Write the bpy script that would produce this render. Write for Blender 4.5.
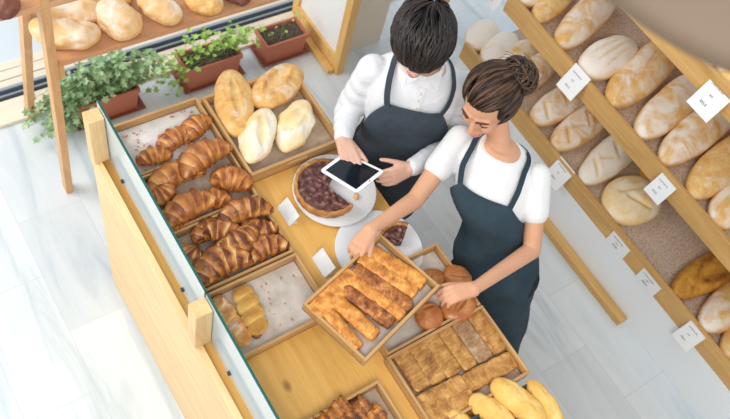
import bpy, bmesh, math, random
from mathutils import Vector, Matrix, noise
from math import sin, cos, pi, radians, atan2, sqrt, exp

for o in list(bpy.data.objects): bpy.data.objects.remove(o)
S = bpy.context.scene
COL = S.collection

# ------------------------------------------------------------------ camera
FPX = 803.737
HCAM = 3.5
ROT = Matrix(((0.82851229, 0.37462018, -0.4162056), (-0.52791691, 0.77040838, -0.35745582), (0.18673812, 0.51587851, 0.83606114)))
cd = bpy.data.cameras.new('camera'); cam = bpy.data.objects.new('camera', cd); COL.objects.link(cam)
cam.matrix_world = Matrix.Translation((0, 0, HCAM)) @ ROT.to_4x4()
cd.sensor_fit = 'HORIZONTAL'; cd.sensor_width = 36; cd.lens = FPX*36/730
cd.clip_start = .05
cd.dof.use_dof = True; cd.dof.focus_distance = 2.75; cd.dof.aperture_fstop = 3.2
S.camera = cam

# ------------------------------------------------------------------ light
S.view_settings.view_transform = 'Standard'; S.view_settings.look = 'None'
S.view_settings.exposure = 0.14; S.view_settings.gamma = 1; S.view_settings.use_curve_mapping = False
w = bpy.data.worlds.new('world'); S.world = w; w.use_nodes = True
bg = w.node_tree.nodes['Background']; bg.inputs[0].default_value = (.86, .93, 1, 1); bg.inputs[1].default_value = .80

def area(name, loc, target, size, energy, color):
    l = bpy.data.lights.new(name, 'AREA'); l.shape = 'RECTANGLE'; l.size = size[0]; l.size_y = size[1]
    l.energy = energy; l.color = color
    o = bpy.data.objects.new(name, l); COL.objects.link(o); o.location = loc
    o.rotation_euler = (Vector(target)-Vector(loc)).to_track_quat('-Z', 'Y').to_euler()
    return o
area('window_daylight', (-2.6, 3.6, 3.4), (1.0, 1.0, .6), (3.0, 2.2), 150, (1, .97, .92))
area('rack_fill_light', (-.6, -1.3, 4.3), (2.6, .5, .4), (1.6, 1.2), 78, (1, .95, .88))  # unseen fill light, added overhead to brighten the bread rack shelves

# ------------------------------------------------------------------ helpers
def at(px, py, z=0.0):
    d = ROT @ Vector(((px-365)/FPX, -(py-209.5)/FPX, -1)); t = (z-HCAM)/d.z
    return Vector((0, 0, HCAM)) + d*t
def at_x(px, py, x):
    d = ROT @ Vector(((px-365)/FPX, -(py-209.5)/FPX, -1))
    return Vector((0, 0, HCAM)) + d*(x/d.x)

MATS = {}
class NT:
    def __init__(s, name):
        s.m = bpy.data.materials.new(name); s.m.use_nodes = True; s.t = s.m.node_tree
        s.p = s.t.nodes['Principled BSDF']; MATS[name] = s.m
    def n(s, ty, **k):
        nd = s.t.nodes.new('ShaderNode'+ty)
        for a, v in k.items(): setattr(nd, a, v)
        return nd
    def l(s, a, b): s.t.links.new(a, b)
    def coords(s, scale=(1, 1, 1), rnd=True, world=False):
        if world: src = s.n('NewGeometry').outputs['Position']
        else: src = s.n('TexCoord').outputs['Object']
        mp = s.n('Mapping'); mp.inputs['Scale'].default_value = scale
        s.l(src, mp.inputs['Vector'])
        if rnd:
            oi = s.n('ObjectInfo'); mu = s.n('Math', operation='MULTIPLY'); mu.inputs[1].default_value = 37.
            s.l(oi.outputs['Random'], mu.inputs[0]); cx = s.n('CombineXYZ')
            for i in range(3): s.l(mu.outputs[0], cx.inputs[i])
            s.l(cx.outputs[0], mp.inputs['Location'])
        return mp.outputs[0]
    def noise(s, vec, scale, detail=4, rough=.55, dist=0):
        nd = s.n('TexNoise'); nd.inputs['Scale'].default_value = scale; nd.inputs['Detail'].default_value = detail
        nd.inputs['Roughness'].default_value = rough; nd.inputs['Distortion'].default_value = dist
        s.l(vec, nd.inputs['Vector']); return nd.outputs['Fac']
    def ramp(s, fac, stops, interp='LINEAR'):
        r = s.n('ValToRGB'); r.color_ramp.interpolation = interp; e = r.color_ramp.elements
        while len(e) < len(stops): e.new(.5)
        for i, (p, c) in enumerate(stops):
            e[i].position = p; e[i].color = (c, c, c, 1) if isinstance(c, (int, float)) else (*c, 1)
        s.l(fac, r.inputs[0]); return r.outputs[0]
    def math(s, op, a, b, c=None):
        m = s.n('Math', operation=op)
        for i, v in enumerate((a, b, c)):
            if v is None: continue
            if isinstance(v, (int, float)): m.inputs[i].default_value = v
            else: s.l(v, m.inputs[i])
        return m.outputs[0]
    def mix(s, f, a, b, blend='MIX'):
        m = s.n('Mix', data_type='RGBA', blend_type=blend)
        for i, v in ((0, f), (6, a), (7, b)):
            if isinstance(v, (int, float)): m.inputs[i].default_value = v
            elif isinstance(v, tuple): m.inputs[i].default_value = (*v, 1)
            else: s.l(v, m.inputs[i])
        return m.outputs[2]
    def attr(s, name): 
        a = s.n('Attribute'); a.attribute_name = name; return a.outputs['Fac']
    def bump(s, h, strength=.3, dist=.002):
        b = s.n('Bump'); b.inputs['Strength'].default_value = strength; b.inputs['Distance'].default_value = dist
        s.l(h, b.inputs['Height']); s.l(b.outputs[0], s.p.inputs['Normal'])
    def out(s, color=None, rough=None, spec=None, **k):
        if color is not None:
            if isinstance(color, tuple): s.p.inputs['Base Color'].default_value = (*color, 1)
            else: s.l(color, s.p.inputs['Base Color'])
        if rough is not None: s.p.inputs['Roughness'].default_value = rough
        if spec is not None: s.p.inputs['Specular IOR Level'].default_value = spec
        for a, v in k.items(): s.p.inputs[a.replace('_', ' ')].default_value = v
        return s.m

def plain(name, c, rough=.5, **k): return NT(name).out(c, rough, **k)

def wood(name, dark, light, axis=0, sc=1.0, rough=.5, knots=False):
    t = NT(name); s = [9*sc]*3; s[axis] = .9*sc
    v = t.coords(tuple(s)); n1 = t.noise(v, 2.2, 5, .6, 1.2)
    s2 = [60*sc]*3; s2[axis] = 2.5*sc
    n2 = t.noise(t.coords(tuple(s2)), 3, 3, .6)
    f = t.math('MULTIPLY_ADD', n2, .35, t.math('MULTIPLY', n1, .75))
    c = t.ramp(f, [(.28, dark), (.72, light)])
    if knots:
        vo = t.n('TexVoronoi'); vo.inputs['Scale'].default_value = 1
        t.l(t.coords((7.5, 4.5, 2), rnd=False), vo.inputs['Vector'])
        k = t.ramp(vo.outputs['Distance'], [(.05, 1.), (.13, 0.)])
        c = t.mix(t.math('MULTIPLY', k, .75), c, (.22, .085, .03))
    t.out(c, rough); t.bump(n2, .12, .001); return t.m

wood('pine_x', (.60, .34, .13), (.86, .60, .31), 0, knots=False)
wood('pine_y', (.68, .42, .18), (.88, .64, .34), 1)
wood('pine_z', (.62, .36, .14), (.86, .60, .30), 2)
wood('pine_top', (.62, .31, .06), (.84, .49, .13), 1, knots=True)
wood('rail_wood', (.48, .25, .075), (.74, .45, .16), 1)
wood('tray_wood', (.40, .205, .07), (.64, .39, .16), 0)
wood('tray_wood_y', (.40, .205, .07), (.64, .39, .16), 1)
wood('tray_floor_wood', (.22, .13, .07), (.36, .23, .13), 0)
wood('leg_wood', (.52, .26, .10), (.74, .44, .20), 2)
wood('shelf_wood', (.50, .24, .11), (.68, .38, .20), 0)
wood('deck_wood', (.70, .60, .46), (.88, .79, .64), 0)
wood('frame_wood', (.66, .37, .11), (.84, .54, .20), 2)

def marble():
    t = NT('marble_floor'); g = t.n('NewGeometry').outputs['Position']
    sp = t.n('SeparateXYZ'); t.l(g, sp.inputs[0]); cx = t.n('CombineXYZ')
    t.l(t.math('ADD', sp.outputs[1], -.33+6.1), cx.inputs[0]); t.l(t.math('ADD', sp.outputs[0], .11), cx.inputs[1])
    b = t.n('TexBrick'); t.l(cx.outputs[0], b.inputs['Vector'])
    b.inputs['Scale'].default_value = 1; b.inputs['Brick Width'].default_value = .61; b.inputs['Row Height'].default_value = .305
    b.inputs['Mortar Size'].default_value = .0018; b.inputs['Mortar Smooth'].default_value = .3
    b.inputs['Color1'].default_value = (1, 1, 1, 1); b.inputs['Color2'].default_value = (.0, .0, .0, 1); b.inputs['Mortar'].default_value = (.5, .5, .5, 1)
    tone = b.outputs['Color']
    v = t.coords((3.4, .5, 1), rnd=False, world=True)
    n1 = t.noise(v, 2.0, 7, .6, .9)
    vein = t.ramp(n1, [(.34, (.52, .59, .63)), (.48, (.67, .73, .76)), (.66, (.75, .795, .81))])
    c = t.mix(t.math('MULTIPLY', t.ramp(tone, [(.0, 1.), (.30, 0.)]), .35), vein, (.42, .47, .51))
    c = t.mix(b.outputs['Fac'], c, (.56, .60, .62))
    t.out(c, .28, .5); return t.m
marble()

def food(name, pale, mid, dark, nscale=18, namp=.5, rough=.55, bumpd=.0015, flour=None, fl=(.42, .62), spec=.3, bs=.5):
    t = NT(name); v = t.coords((1, 1, 1))
    n = t.noise(v, nscale, 6, .62, .4); n2 = t.noise(v, nscale*5, 4, .6)
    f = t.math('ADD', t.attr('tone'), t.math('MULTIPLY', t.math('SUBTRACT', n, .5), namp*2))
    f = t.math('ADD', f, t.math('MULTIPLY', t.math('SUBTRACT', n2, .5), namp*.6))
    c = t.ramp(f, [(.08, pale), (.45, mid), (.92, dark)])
    if flour:
        nf = t.noise(v, nscale*.55, 5, .6, .6)
        m = t.math('MULTIPLY', t.ramp(nf, [(fl[0], 0.), (fl[1], 1.)]), t.attr('top'))
        m = t.math('MULTIPLY', m, t.ramp(n2, [(.3, .75), (.5, 1.)]))
        c = t.mix(m, c, flour)
    t.out(c, rough, spec); t.bump(t.math('ADD', n2, t.math('MULTIPLY', n, .8)), bs, bumpd)
    t.p.inputs['Subsurface Weight'].default_value = .06; t.p.inputs['Subsurface Radius'].default_value = (.01, .005, .002)
    return t.m
FL = (.95, .90, .82)
food('floury_crust', (.90, .64, .30), (.78, .45, .15), (.58, .26, .06), 16, .5, .75, flour=FL, fl=(.40, .58))
food('very_floury_crust', (.92, .76, .48), (.86, .62, .32), (.70, .45, .2), 16, .3, .8, flour=FL, fl=(.2, .42))
food('golden_crust', (.92, .68, .32), (.80, .46, .15), (.50, .20, .05), 22, .6, .55, flour=FL, fl=(.55, .75))
food('pale_crust', (.94, .76, .42), (.88, .62, .26), (.62, .33, .10), 15, .35, .7, flour=(.96, .91, .80), fl=(.42, .62))
food('light_ladder_crust', (.90, .68, .40), (.80, .50, .22), (.48, .24, .09), 18, .45, .7, flour=FL, fl=(.45, .7))
food('croissant_crust', (.86, .50, .17), (.64, .245, .055), (.28, .075, .018), 26, .32, .33, spec=.5)
food('dark_croissant_crust', (.90, .62, .28), (.58, .22, .05), (.15, .035, .012), 24, .45, .34, spec=.5)
food('strudel_crust', (.84, .42, .10), (.60, .22, .035), (.20, .05, .01), 24, .7, .38, .002, spec=.5)
food('dark_strudel_crust', (.70, .33, .09), (.38, .12, .025), (.10, .025, .008), 30, .8, .38, .002, spec=.5)
food('puff_crust', (.70, .40, .13), (.50, .24, .065), (.25, .10, .025), 26, .8, .5, .0015)
food('puff_grey', (.62, .45, .28), (.42, .25, .13), (.25, .12, .05), 60, .5, .6, .0015)
food('yellow_roll_crust', (.92, .68, .28), (.80, .47, .12), (.52, .24, .05), 14, .5, .6)
food('brioche_crust', (.72, .36, .12), (.48, .15, .04), (.22, .05, .015), 20, .35, .3, spec=.5)
food('corn_crust', (.92, .68, .10), (.72, .36, .06), (.25, .08, .02), 34, .5, .6)
food('rye_crust', (.34, .14, .09), (.20, .07, .045), (.08, .02, .015), 24, .5, .5)
food('tart_filling', (.42, .22, .17), (.16, .06, .05), (.045, .015, .015), 55, .9, .32, .004, spec=.5)
food('tart_crust', (.75, .42, .16), (.52, .24, .07), (.28, .10, .03), 30, .4, .55)
food('crumb_inside', (.85, .62, .3), (.70, .42, .15), (.4, .18, .05), 40, .5, .7)

def paper(name, c1, c2, spots=None, sc=60):
    t = NT(name); v = t.coords((1, 1, 1), rnd=False)
    n = t.noise(v, sc, 5, .6); c = t.ramp(n, [(.35, c1), (.65, c2)])
    if spots:
        n3 = t.noise(v, sc*1.5, 2, .5); c = t.mix(t.ramp(n3, [(.54, 0.), (.6, .8)]), c, spots)
    t.out(c, .75); t.bump(n, .3, .001); return t.m
paper('baking_paper', (.50, .43, .36), (.68, .61, .54), sc=14)
paper('white_paper', (.62, .59, .55), (.80, .78, .75), sc=12)
paper('greasy_paper', (.42, .31, .22), (.56, .45, .34), sc=26)
paper('patterned_paper', (.60, .47, .38), (.70, .58, .48), spots=(.42, .27, .19), sc=75)

plain('white_laminate', (.88, .92, .95), .35)
plain('wall_beige', (.74, .66, .54), .8)
plain('wall_white', (.82, .83, .82), .8)
plain('card_white', (.86, .87, .88), .5)
plain('ink', (.08, .10, .12), .6)
plain('terracotta', (.50, .17, .10), .6)
plain('terracotta_dark', (.28, .09, .06), .6)
plain('track_dark', (.05, .065, .08), .4, Metallic=.3)
plain('track_grey', (.35, .42, .46), .35, Metallic=.5)
plain('pavement', (.62, .68, .72), .8)
plain('cake_board', (.80, .82, .84), .35)
plain('dark_tray_mat', (.05, .05, .055), .35)
plain('steel', (.35, .36, .37), .3, Metallic=1.)
plain('tablet_white', (.88, .88, .88), .3)
plain('tablet_screen', (.008, .012, .018), .08)
plain('tablet_edge', (.6, .6, .62), .3, Metallic=.8)
plain('lamp_shade_mat', (.17, .12, .08), .7)
plain('lamp_brass', (.55, .43, .14), .35, Metallic=.6)
plain('stem_green', (.22, .32, .10), .6)
plain('eye_white', (.8, .78, .75), .3)
plain('eye_dark', (.03, .018, .012), .25)
plain('lip', (.55, .20, .17), .4)
plain('shoe', (.03, .03, .035), .5)

def soilm():
    t = NT('soil'); v = t.coords(); n = t.noise(v, 90, 5, .7)
    t.out(t.ramp(n, [(.35, (.03, .02, .018)), (.7, (.16, .11, .09))]), .9); t.bump(n, .8, .006)
soilm()
def leafm(name, a, b):
    t = NT(name); v = t.coords(); n = t.noise(v, 26, 3)
    t.out(t.ramp(n, [(.3, a), (.7, b)]), .5); t.p.inputs['Subsurface Weight'].default_value = .1
leafm('ivy_leaf', (.12, .26, .09), (.50, .66, .38))
leafm('young_leaf', (.20, .42, .05), (.48, .66, .16))
def glassm(name, tint=(.93, .98, .97)):
    t = NT(name); t.out(tint, .04); t.p.inputs['Transmission Weight'].default_value = .30; t.p.inputs['IOR'].default_value = 1.45
glassm('glass', (.68, .84, .92))
plain('glass_edge', (.012, .10, .075), .2)
def acrylic():
    t = NT('acrylic'); t.out((.95, .97, .98), .25); t.p.inputs['Transmission Weight'].default_value = .35; t.p.inputs['IOR'].default_value = 1.15
acrylic()
def cloth(name, c, v2=None, sc=9, rough=.85, weave=900):
    t = NT(name); v = t.coords(rnd=False); n = t.noise(v, sc, 3, .5); n2 = t.noise(v, weave, 2)
    c2 = v2 or tuple(x*.8 for x in c)
    t.out(t.ramp(n, [(.3, c2), (.7, c)]), rough, .2)
    t.bump(t.math('ADD', t.math('MULTIPLY', t.noise(v, 14, 3, .5, 1.5), 5.), n2), .35, .004)
    return t.m
cloth('shirt_white', (.80, .81, .83), (.76, .77, .80))
cloth('tshirt_white', (.82, .81, .80), (.78, .77, .76))
cloth('apron_blue', (.060, .078, .100), (.040, .054, .072))
cloth('apron_teal', (.040, .066, .085), (.026, .046, .062))
cloth('trousers', (.02, .024, .032))
def skinm(name, c):
    t = NT(name); v = t.coords(rnd=False); n = t.noise(v, 12, 3)
    t.out(t.ramp(n, [(.35, tuple(x*.93 for x in c)), (.65, c)]), .48, .35)
    t.p.inputs['Subsurface Weight'].default_value = .12; t.p.inputs['Subsurface Radius'].default_value = (.02, .008, .004)
skinm('skin_man', (.70, .42, .31)); skinm('skin_woman', (.66, .35, .21))
def hairm(name, a, b):
    t = NT(name); f = t.math('ADD', t.attr('tone'), t.math('MULTIPLY', t.noise(t.coords(rnd=False), 40, 3), .3))
    t.out(t.ramp(f, [(.15, a), (1.1, b)]), .42, .4)
hairm('hair_black', (.007, .005, .005), (.036, .022, .016)); hairm('hair_brown', (.010, .006, .005), (.13, .060, .028))

# ---- mesh builder
class MB:
    def __init__(s): s.v = []; s.f = []; s.t = []; s.mi = []; s.cur = 0
    def add(s, vs, fs, tone=.5):
        b = len(s.v); s.v += [Vector(v) for v in vs]
        s.t += tone if isinstance(tone, list) else [tone]*len(vs)
        s.f += [tuple(i+b for i in f) for f in fs]; s.mi += [s.cur]*len(fs); return s
    def box(s, x0, x1, y0, y1, z0, z1, M=None):
        vs = [Vector((x, y, z)) for z in (z0, z1) for y in (y0, y1) for x in (x0, x1)]
        if M: vs = [M @ v for v in vs]
        return s.add(vs, [(0, 2, 3, 1), (4, 5, 7, 6), (0, 1, 5, 4), (2, 6, 7, 3), (0, 4, 6, 2), (1, 3, 7, 5)])
    def loft(s, rings, tone=.5, cap=True):
        n = len(rings[0]); vs = [p for r in rings for p in r]; fs = []
        for i in range(len(rings)-1):
            for j in range(n):
                k = (j+1) % n; fs.append((i*n+j, i*n+k, (i+1)*n+k, (i+1)*n+j))
        if cap: fs += [tuple(range(n))[::-1], tuple((len(rings)-1)*n+j for j in range(n))]
        return s.add(vs, fs, tone)
    def tube(s, pts, rad, n=8, tone=.5, flat=1.0, up=None):
        pts = [Vector(p) for p in pts]; rings = []
        if isinstance(rad, (int, float)): rad = [rad]*len(pts)
        pu = up and Vector(up)
        for i, p in enumerate(pts):
            d = (pts[min(i+1, len(pts)-1)]-pts[max(i-1, 0)]).normalized()
            a = pu if pu else (Vector((0, 0, 1)) if abs(d.z) < .9 else Vector((1, 0, 0)))
            x = d.cross(a).normalized(); y = x.cross(d)
            if not up: pu = y
            rings.append([p+x*cos(2*pi*j/n)*rad[i]+y*sin(2*pi*j/n)*rad[i]*flat for j in range(n)])
        tl = tone
        if isinstance(tone, list): tl = [tone[i] for i in range(len(pts)) for j in range(n)]
        return s.loft(rings, tl)
    def ell(s, c, r, M=None, nu=24, nv=14, fn=None, tone=.5):
        c = Vector(c); vs = []; tl = []
        for i in range(nv+1):
            th = pi*i/nv
            for j in range(nu):
                ph = 2*pi*j/nu; p = Vector((sin(th)*cos(ph), sin(th)*sin(ph), cos(th)))
                q = Vector((p.x*r[0], p.y*r[1], p.z*r[2]))
                if M: q = M @ q
                vs.append(c+q)
        fs = [(i*nu+j, (i+1)*nu+j, (i+1)*nu+(j+1) % nu, i*nu+(j+1) % nu) for i in range(nv) for j in range(nu)]
        return s.add(vs, fs, tone)
    def cap(s, a, b, ra, rb, n=16):
        a = Vector(a); b = Vector(b); d = (b-a); L = d.length; d = d/L
        u = Vector((0, 0, 1)) if abs(d.z) < .9 else Vector((1, 0, 0)); x = d.cross(u).normalized(); y = x.cross(d)
        rings = []
        for k in range(1, 6):
            th = pi/2*k/5; rings.append((a-d*ra*cos(th), ra*sin(th)))
        for k in range(0, 5):
            th = pi/2*k/5; rings.append((b+d*rb*sin(th), rb*cos(th)))
        return s.loft([[c+x*cos(2*pi*j/n)*r+y*sin(2*pi*j/n)*r for j in range(n)] for c, r in rings])
    def mesh(s, name, mats, smooth=False, merge=0):
        me = bpy.data.meshes.new(name); me.from_pydata([tuple(v) for v in s.v], [], s.f)
        a = me.attributes.new('tone', 'FLOAT', 'POINT'); a.data.foreach_set('value', s.t)
        if hasattr(s, 'cutv'): me.attributes.new('cut', 'FLOAT', 'POINT').data.foreach_set('value', s.cutv)
        for m in (mats if isinstance(mats, (list, tuple)) else [mats]): me.materials.append(MATS[m])
        me.polygons.foreach_set('material_index', s.mi)
        bm = bmesh.new(); bm.from_mesh(me)
        if merge: bmesh.ops.remove_doubles(bm, verts=bm.verts, dist=merge)
        bmesh.ops.recalc_face_normals(bm, faces=bm.faces); bm.to_mesh(me); bm.free()
        if smooth: me.polygons.foreach_set('use_smooth', [True]*len(me.polygons))
        return me

def props(o, label=None, cat=None, group=None, kind=None):
    for k, v in (('label', label), ('category', cat), ('group', group), ('kind', kind)):
        if v: o[k] = v
    return o
def empty(name, loc=(0, 0, 0), rz=0, **k):
    o = bpy.data.objects.new(name, None); o.empty_display_size = .05; COL.objects.link(o)
    o.location = loc; o.rotation_euler = (0, 0, rz); return props(o, **k)
def obj(name, mb, mats, parent=None, bevel=0, smooth=False, loc=None, rot=None, world=False, merge=0, **k):
    """world=True: the builder holds world coordinates; shift them under the (unrotated) parent"""
    if world and parent is not None:
        base = parent.location.copy(); q = parent.parent
        while q: base += q.location; q = q.parent
        for i, v in enumerate(mb.v): mb.v[i] = v-base
    elif world and loc is None and k.get('kind') != 'structure':
        xs = [v.x for v in mb.v]; ys = [v.y for v in mb.v]; zs = [v.z for v in mb.v]
        loc = Vector(((min(xs)+max(xs))/2, (min(ys)+max(ys))/2, min(zs)))
        for i, v in enumerate(mb.v): mb.v[i] = v-loc
    me = mb.mesh(name, mats, smooth, merge); o = bpy.data.objects.new(name, me); COL.objects.link(o)
    if parent: o.parent = parent
    if loc is not None: o.location = loc
    if rot is not None: o.rotation_euler = rot
    if bevel:
        b = o.modifiers.new('bevel', 'BEVEL'); b.width = bevel; b.segments = 2; b.limit_method = 'ANGLE'
    return props(o, **k)
def struct(name, mb, mats, parent=None, bevel=0): return obj(name, mb, mats, parent, bevel, world=True, kind='structure')

# ================================================================== STRUCTURE
struct('floor', MB().box(-3.0, 3.4, -2.2, 2.745, -.05, 0), 'marble_floor')
struct('ground_terrace', MB().box(-3, 6, 3.13, 7.5, -.06, -.02), 'pavement')
for k, (a, b) in enumerate(((2.93, 3.005), (3.012, 3.07), (3.075, 3.128))):
    struct('floor_deck' if k == 0 else 'floor_deck.00%d' % k, MB().box(-3, 6, a, b, -.05, -.005), 'deck_wood', bevel=.002)
struct('trim_1', MB().box(-3, 3.4, 2.715, 2.86, 0, .022), 'deck_wood', bevel=.003)
wf = empty('window_1', (0, 2.9, 0)); props(wf, kind='structure')
obj('window_track', MB().box(-3, 3.4, 2.862, 2.928, -.02, .03), 'track_dark', wf, world=True)
obj('window_rail', MB().box(-3, 3.4, 2.905, 2.921, .03, .045).box(-3, 3.4, 2.87, 2.878, .03, .04), 'track_grey', wf, world=True)
struct('wall_back', MB().box(2.13, 2.46, 2.46, 2.71, 0, 3.0), 'wall_beige')
struct('floor_back', MB().box(3.4, 6, -2.2, 2.93, -.05, 0), 'marble_floor')

dr = empty('door_1', (2.1, 2.6, 0)); props(dr, kind='structure')
obj('door_frame', MB().box(2.075, 2.125, 2.335, 2.39, 0, 2.1).box(2.075, 2.125, 2.80, 2.855, 0, 2.1).box(2.075, 2.125, 2.39, 2.80, 0, .11).box(2.075, 2.125, 2.39, 2.80, 2.0, 2.1), 'frame_wood', dr, world=True, bevel=.003)
obj('door_panel', MB().box(2.093, 2.107, 2.385, 2.805, .10, 2.01), 'wall_white', dr, world=True)
obj('door_sill', MB().box(2.03, 2.072, 2.36, 2.71, 0, .03), 'frame_wood', dr, world=True, bevel=.003)

# ================================================================== BREAD RACK (right)
RX = 2.6
rack = empty('bread_rack', (RX, .4, 0), label='long white and wooden bread rack with three stepped shelves on the right', cat='rack')
obj('base_cabinet', MB().box(2.605, 3.33, -1.2, 1.97, 0, .31), 'white_laminate', rack, world=True, bevel=.003)
obj('floor_strip', MB().box(2.55, 2.603, .33, 1.9, 0, .045), 'rail_wood', rack, world=True, bevel=.004)
SH = [(.355, .31, .425, 1.97), (.845, .80, .91, 1.83), (1.365, 1.325, 1.435, 1.80)]
for i, (zs, z0, z1, ye) in enumerate(SH):
    b = obj('shelf_board', MB().box(2.62, 3.33, -1.2, ye, zs-.03, zs), 'rail_wood', rack, world=True)
    obj('shelf_lip', MB().box(2.6, 2.62, -1.2, ye, z0, z1), 'rail_wood' if i != 1 else 'rail_wood', b, world=True, bevel=.002)
    obj('shelf_paper', MB().box(2.622, 3.32, -1.19, ye-.01, zs, zs+.002), 'patterned_paper', b, world=True)
    if i: 
        for y in (-1.15, .3, ye-.03): obj('shelf_bracket', MB().box(2.9, 3.33, y, y+.02, zs-.16, zs-.03), 'rail_wood', b, world=True)
obj('back_panel', MB().box(3.332, 3.36, -1.2, 1.97, 0, 1.9), 'white_laminate', rack, world=True)

# ================================================================== COUNTER
ct = empty('display_counter', (.9, .7, 0), label='long pine bakery counter carrying the pastry trays', cat='counter')
obj('counter_body', MB().box(.46, 1.335, -.9, 1.695, 0, .94), 'pine_y', ct, world=True, bevel=.002)
obj('countertop', MB().box(.485, 1.355, -.92, 1.80, .94, .97), 'pine_top', ct, world=True, bevel=.003)
obj('front_board', MB().box(.46, .484, -.9, 1.72, .9405, 1.0), 'pine_y', ct, world=True, bevel=.002)
for y in (1.66, .868, .07):
    obj('post', MB().box(.456, .512, y, y+.055, 1.0, 1.24), 'pine_z', ct, world=True, bevel=.002)
for y0, y1 in ((.93, 1.725), (.13, .92)):
    g = obj('glass_panel', MB().box(.514, .521, y0, y1, .985, 1.26), 'glass', ct, world=True)
    obj('glass_edge', MB().box(.5135, .5215, y0, y1, 1.2602, 1.2625).box(.5135, .5215, y0-.0025, y0-.0002, .985, 1.2625), 'glass_edge', g, world=True)
    for yy in (y0+.14, y1-.18):
        obj('glass_clamp', MB().tube([(.505, yy, 1.015), (.530, yy, 1.015)], .008, 12), 'track_dark', g, world=True)

# ---- trays
def tray(x0, x1, y0, y1, z, label, h=.045, paperm='baking_paper', slot=None, M=None, wall=.010, group=None, cat='tray'):
    cx, cy = (x0+x1)/2, (y0+y1)/2; a, b = (x1-x0)/2, (y1-y0)/2
    t = empty('wooden_tray', (cx, cy, z), label=label, cat=cat)
    obj('tray_base', MB().box(-a, a, -b, b, 0, .008), 'tray_floor_wood', t)
    for sgn in (-1, 1):
        yy = sgn*(b-wall/2)
        m = MB()
        if slot and (slot == 'both' or sgn == -1):
            m.box(-a, -.045, yy-wall/2, yy+wall/2, .008, h).box(.045, a, yy-wall/2, yy+wall/2, .008, h)
            m.box(-.045, .045, yy-wall/2, yy+wall/2, h-.012, h).box(-.045, .045, yy-wall/2, yy+wall/2, .008, h-.030)
        else: m.box(-a, a, yy-wall/2, yy+wall/2, .008, h)
        obj('tray_side', m, 'tray_wood', t, bevel=0 if slot else .0015)
        xx = sgn*(a-wall/2)
        obj('tray_side', MB().box(xx-wall/2, xx+wall/2, -b+wall, b-wall, .008, h), 'tray_wood_y', t, bevel=.0015)
    if paperm:
        m = MB(); n = 14; rnd = random.Random(int(cx*1000)+int(cy*777))
        aa, bb = a-wall-.003, b-wall-.003
        vs = [(-aa+2*aa*i/n, -bb+2*bb*j/n, .0095+.003*abs(noise.noise(Vector((i*.7, j*.7, cx*9))))) for i in range(n+1) for j in range(n+1)]
        m.add(vs, [(i*(n+1)+j, (i+1)*(n+1)+j, (i+1)*(n+1)+j+1, i*(n+1)+j+1) for i in range(n) for j in range(n)])
        obj('paper_liner', m, paperm, t, smooth=True)
    return t
CZ = .97
tray(.562, .915, 1.542, 1.785, CZ, 'wooden tray with white paper and three croissants at the far end', paperm='white_paper')
tray(.562, .915, 1.287, 1.538, CZ, 'wooden tray crowded with plain croissants, second from the far end', paperm='greasy_paper')
tray(.562, .915, 1.030, 1.283, CZ, 'wooden tray piled with dark filled croissants behind the glass', paperm='greasy_paper')
tray(.562, .920, .765, 1.022, CZ, 'mostly empty paper-lined wooden tray holding two plaited rolls', paperm='baking_paper')
tray(.925, 1.325, 1.365, 1.765, CZ, 'deep wooden tray with four large white loaves', h=.058, paperm='greasy_paper', slot='front', wall=.012)
tray(1.00, 1.405, .815-.27, .825, CZ, 'small wooden tray of brioche rolls by the woman', paperm='baking_paper')
tray(.99, 1.405, .255, .54, CZ, 'wooden tray of flat puff pastry strips at lower right', h=.05, paperm='greasy_paper')
tray(.555, .925, .20, .49, CZ, 'wooden tray of crumbled pastry at the bottom edge', h=.045, paperm='greasy_paper')

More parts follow.
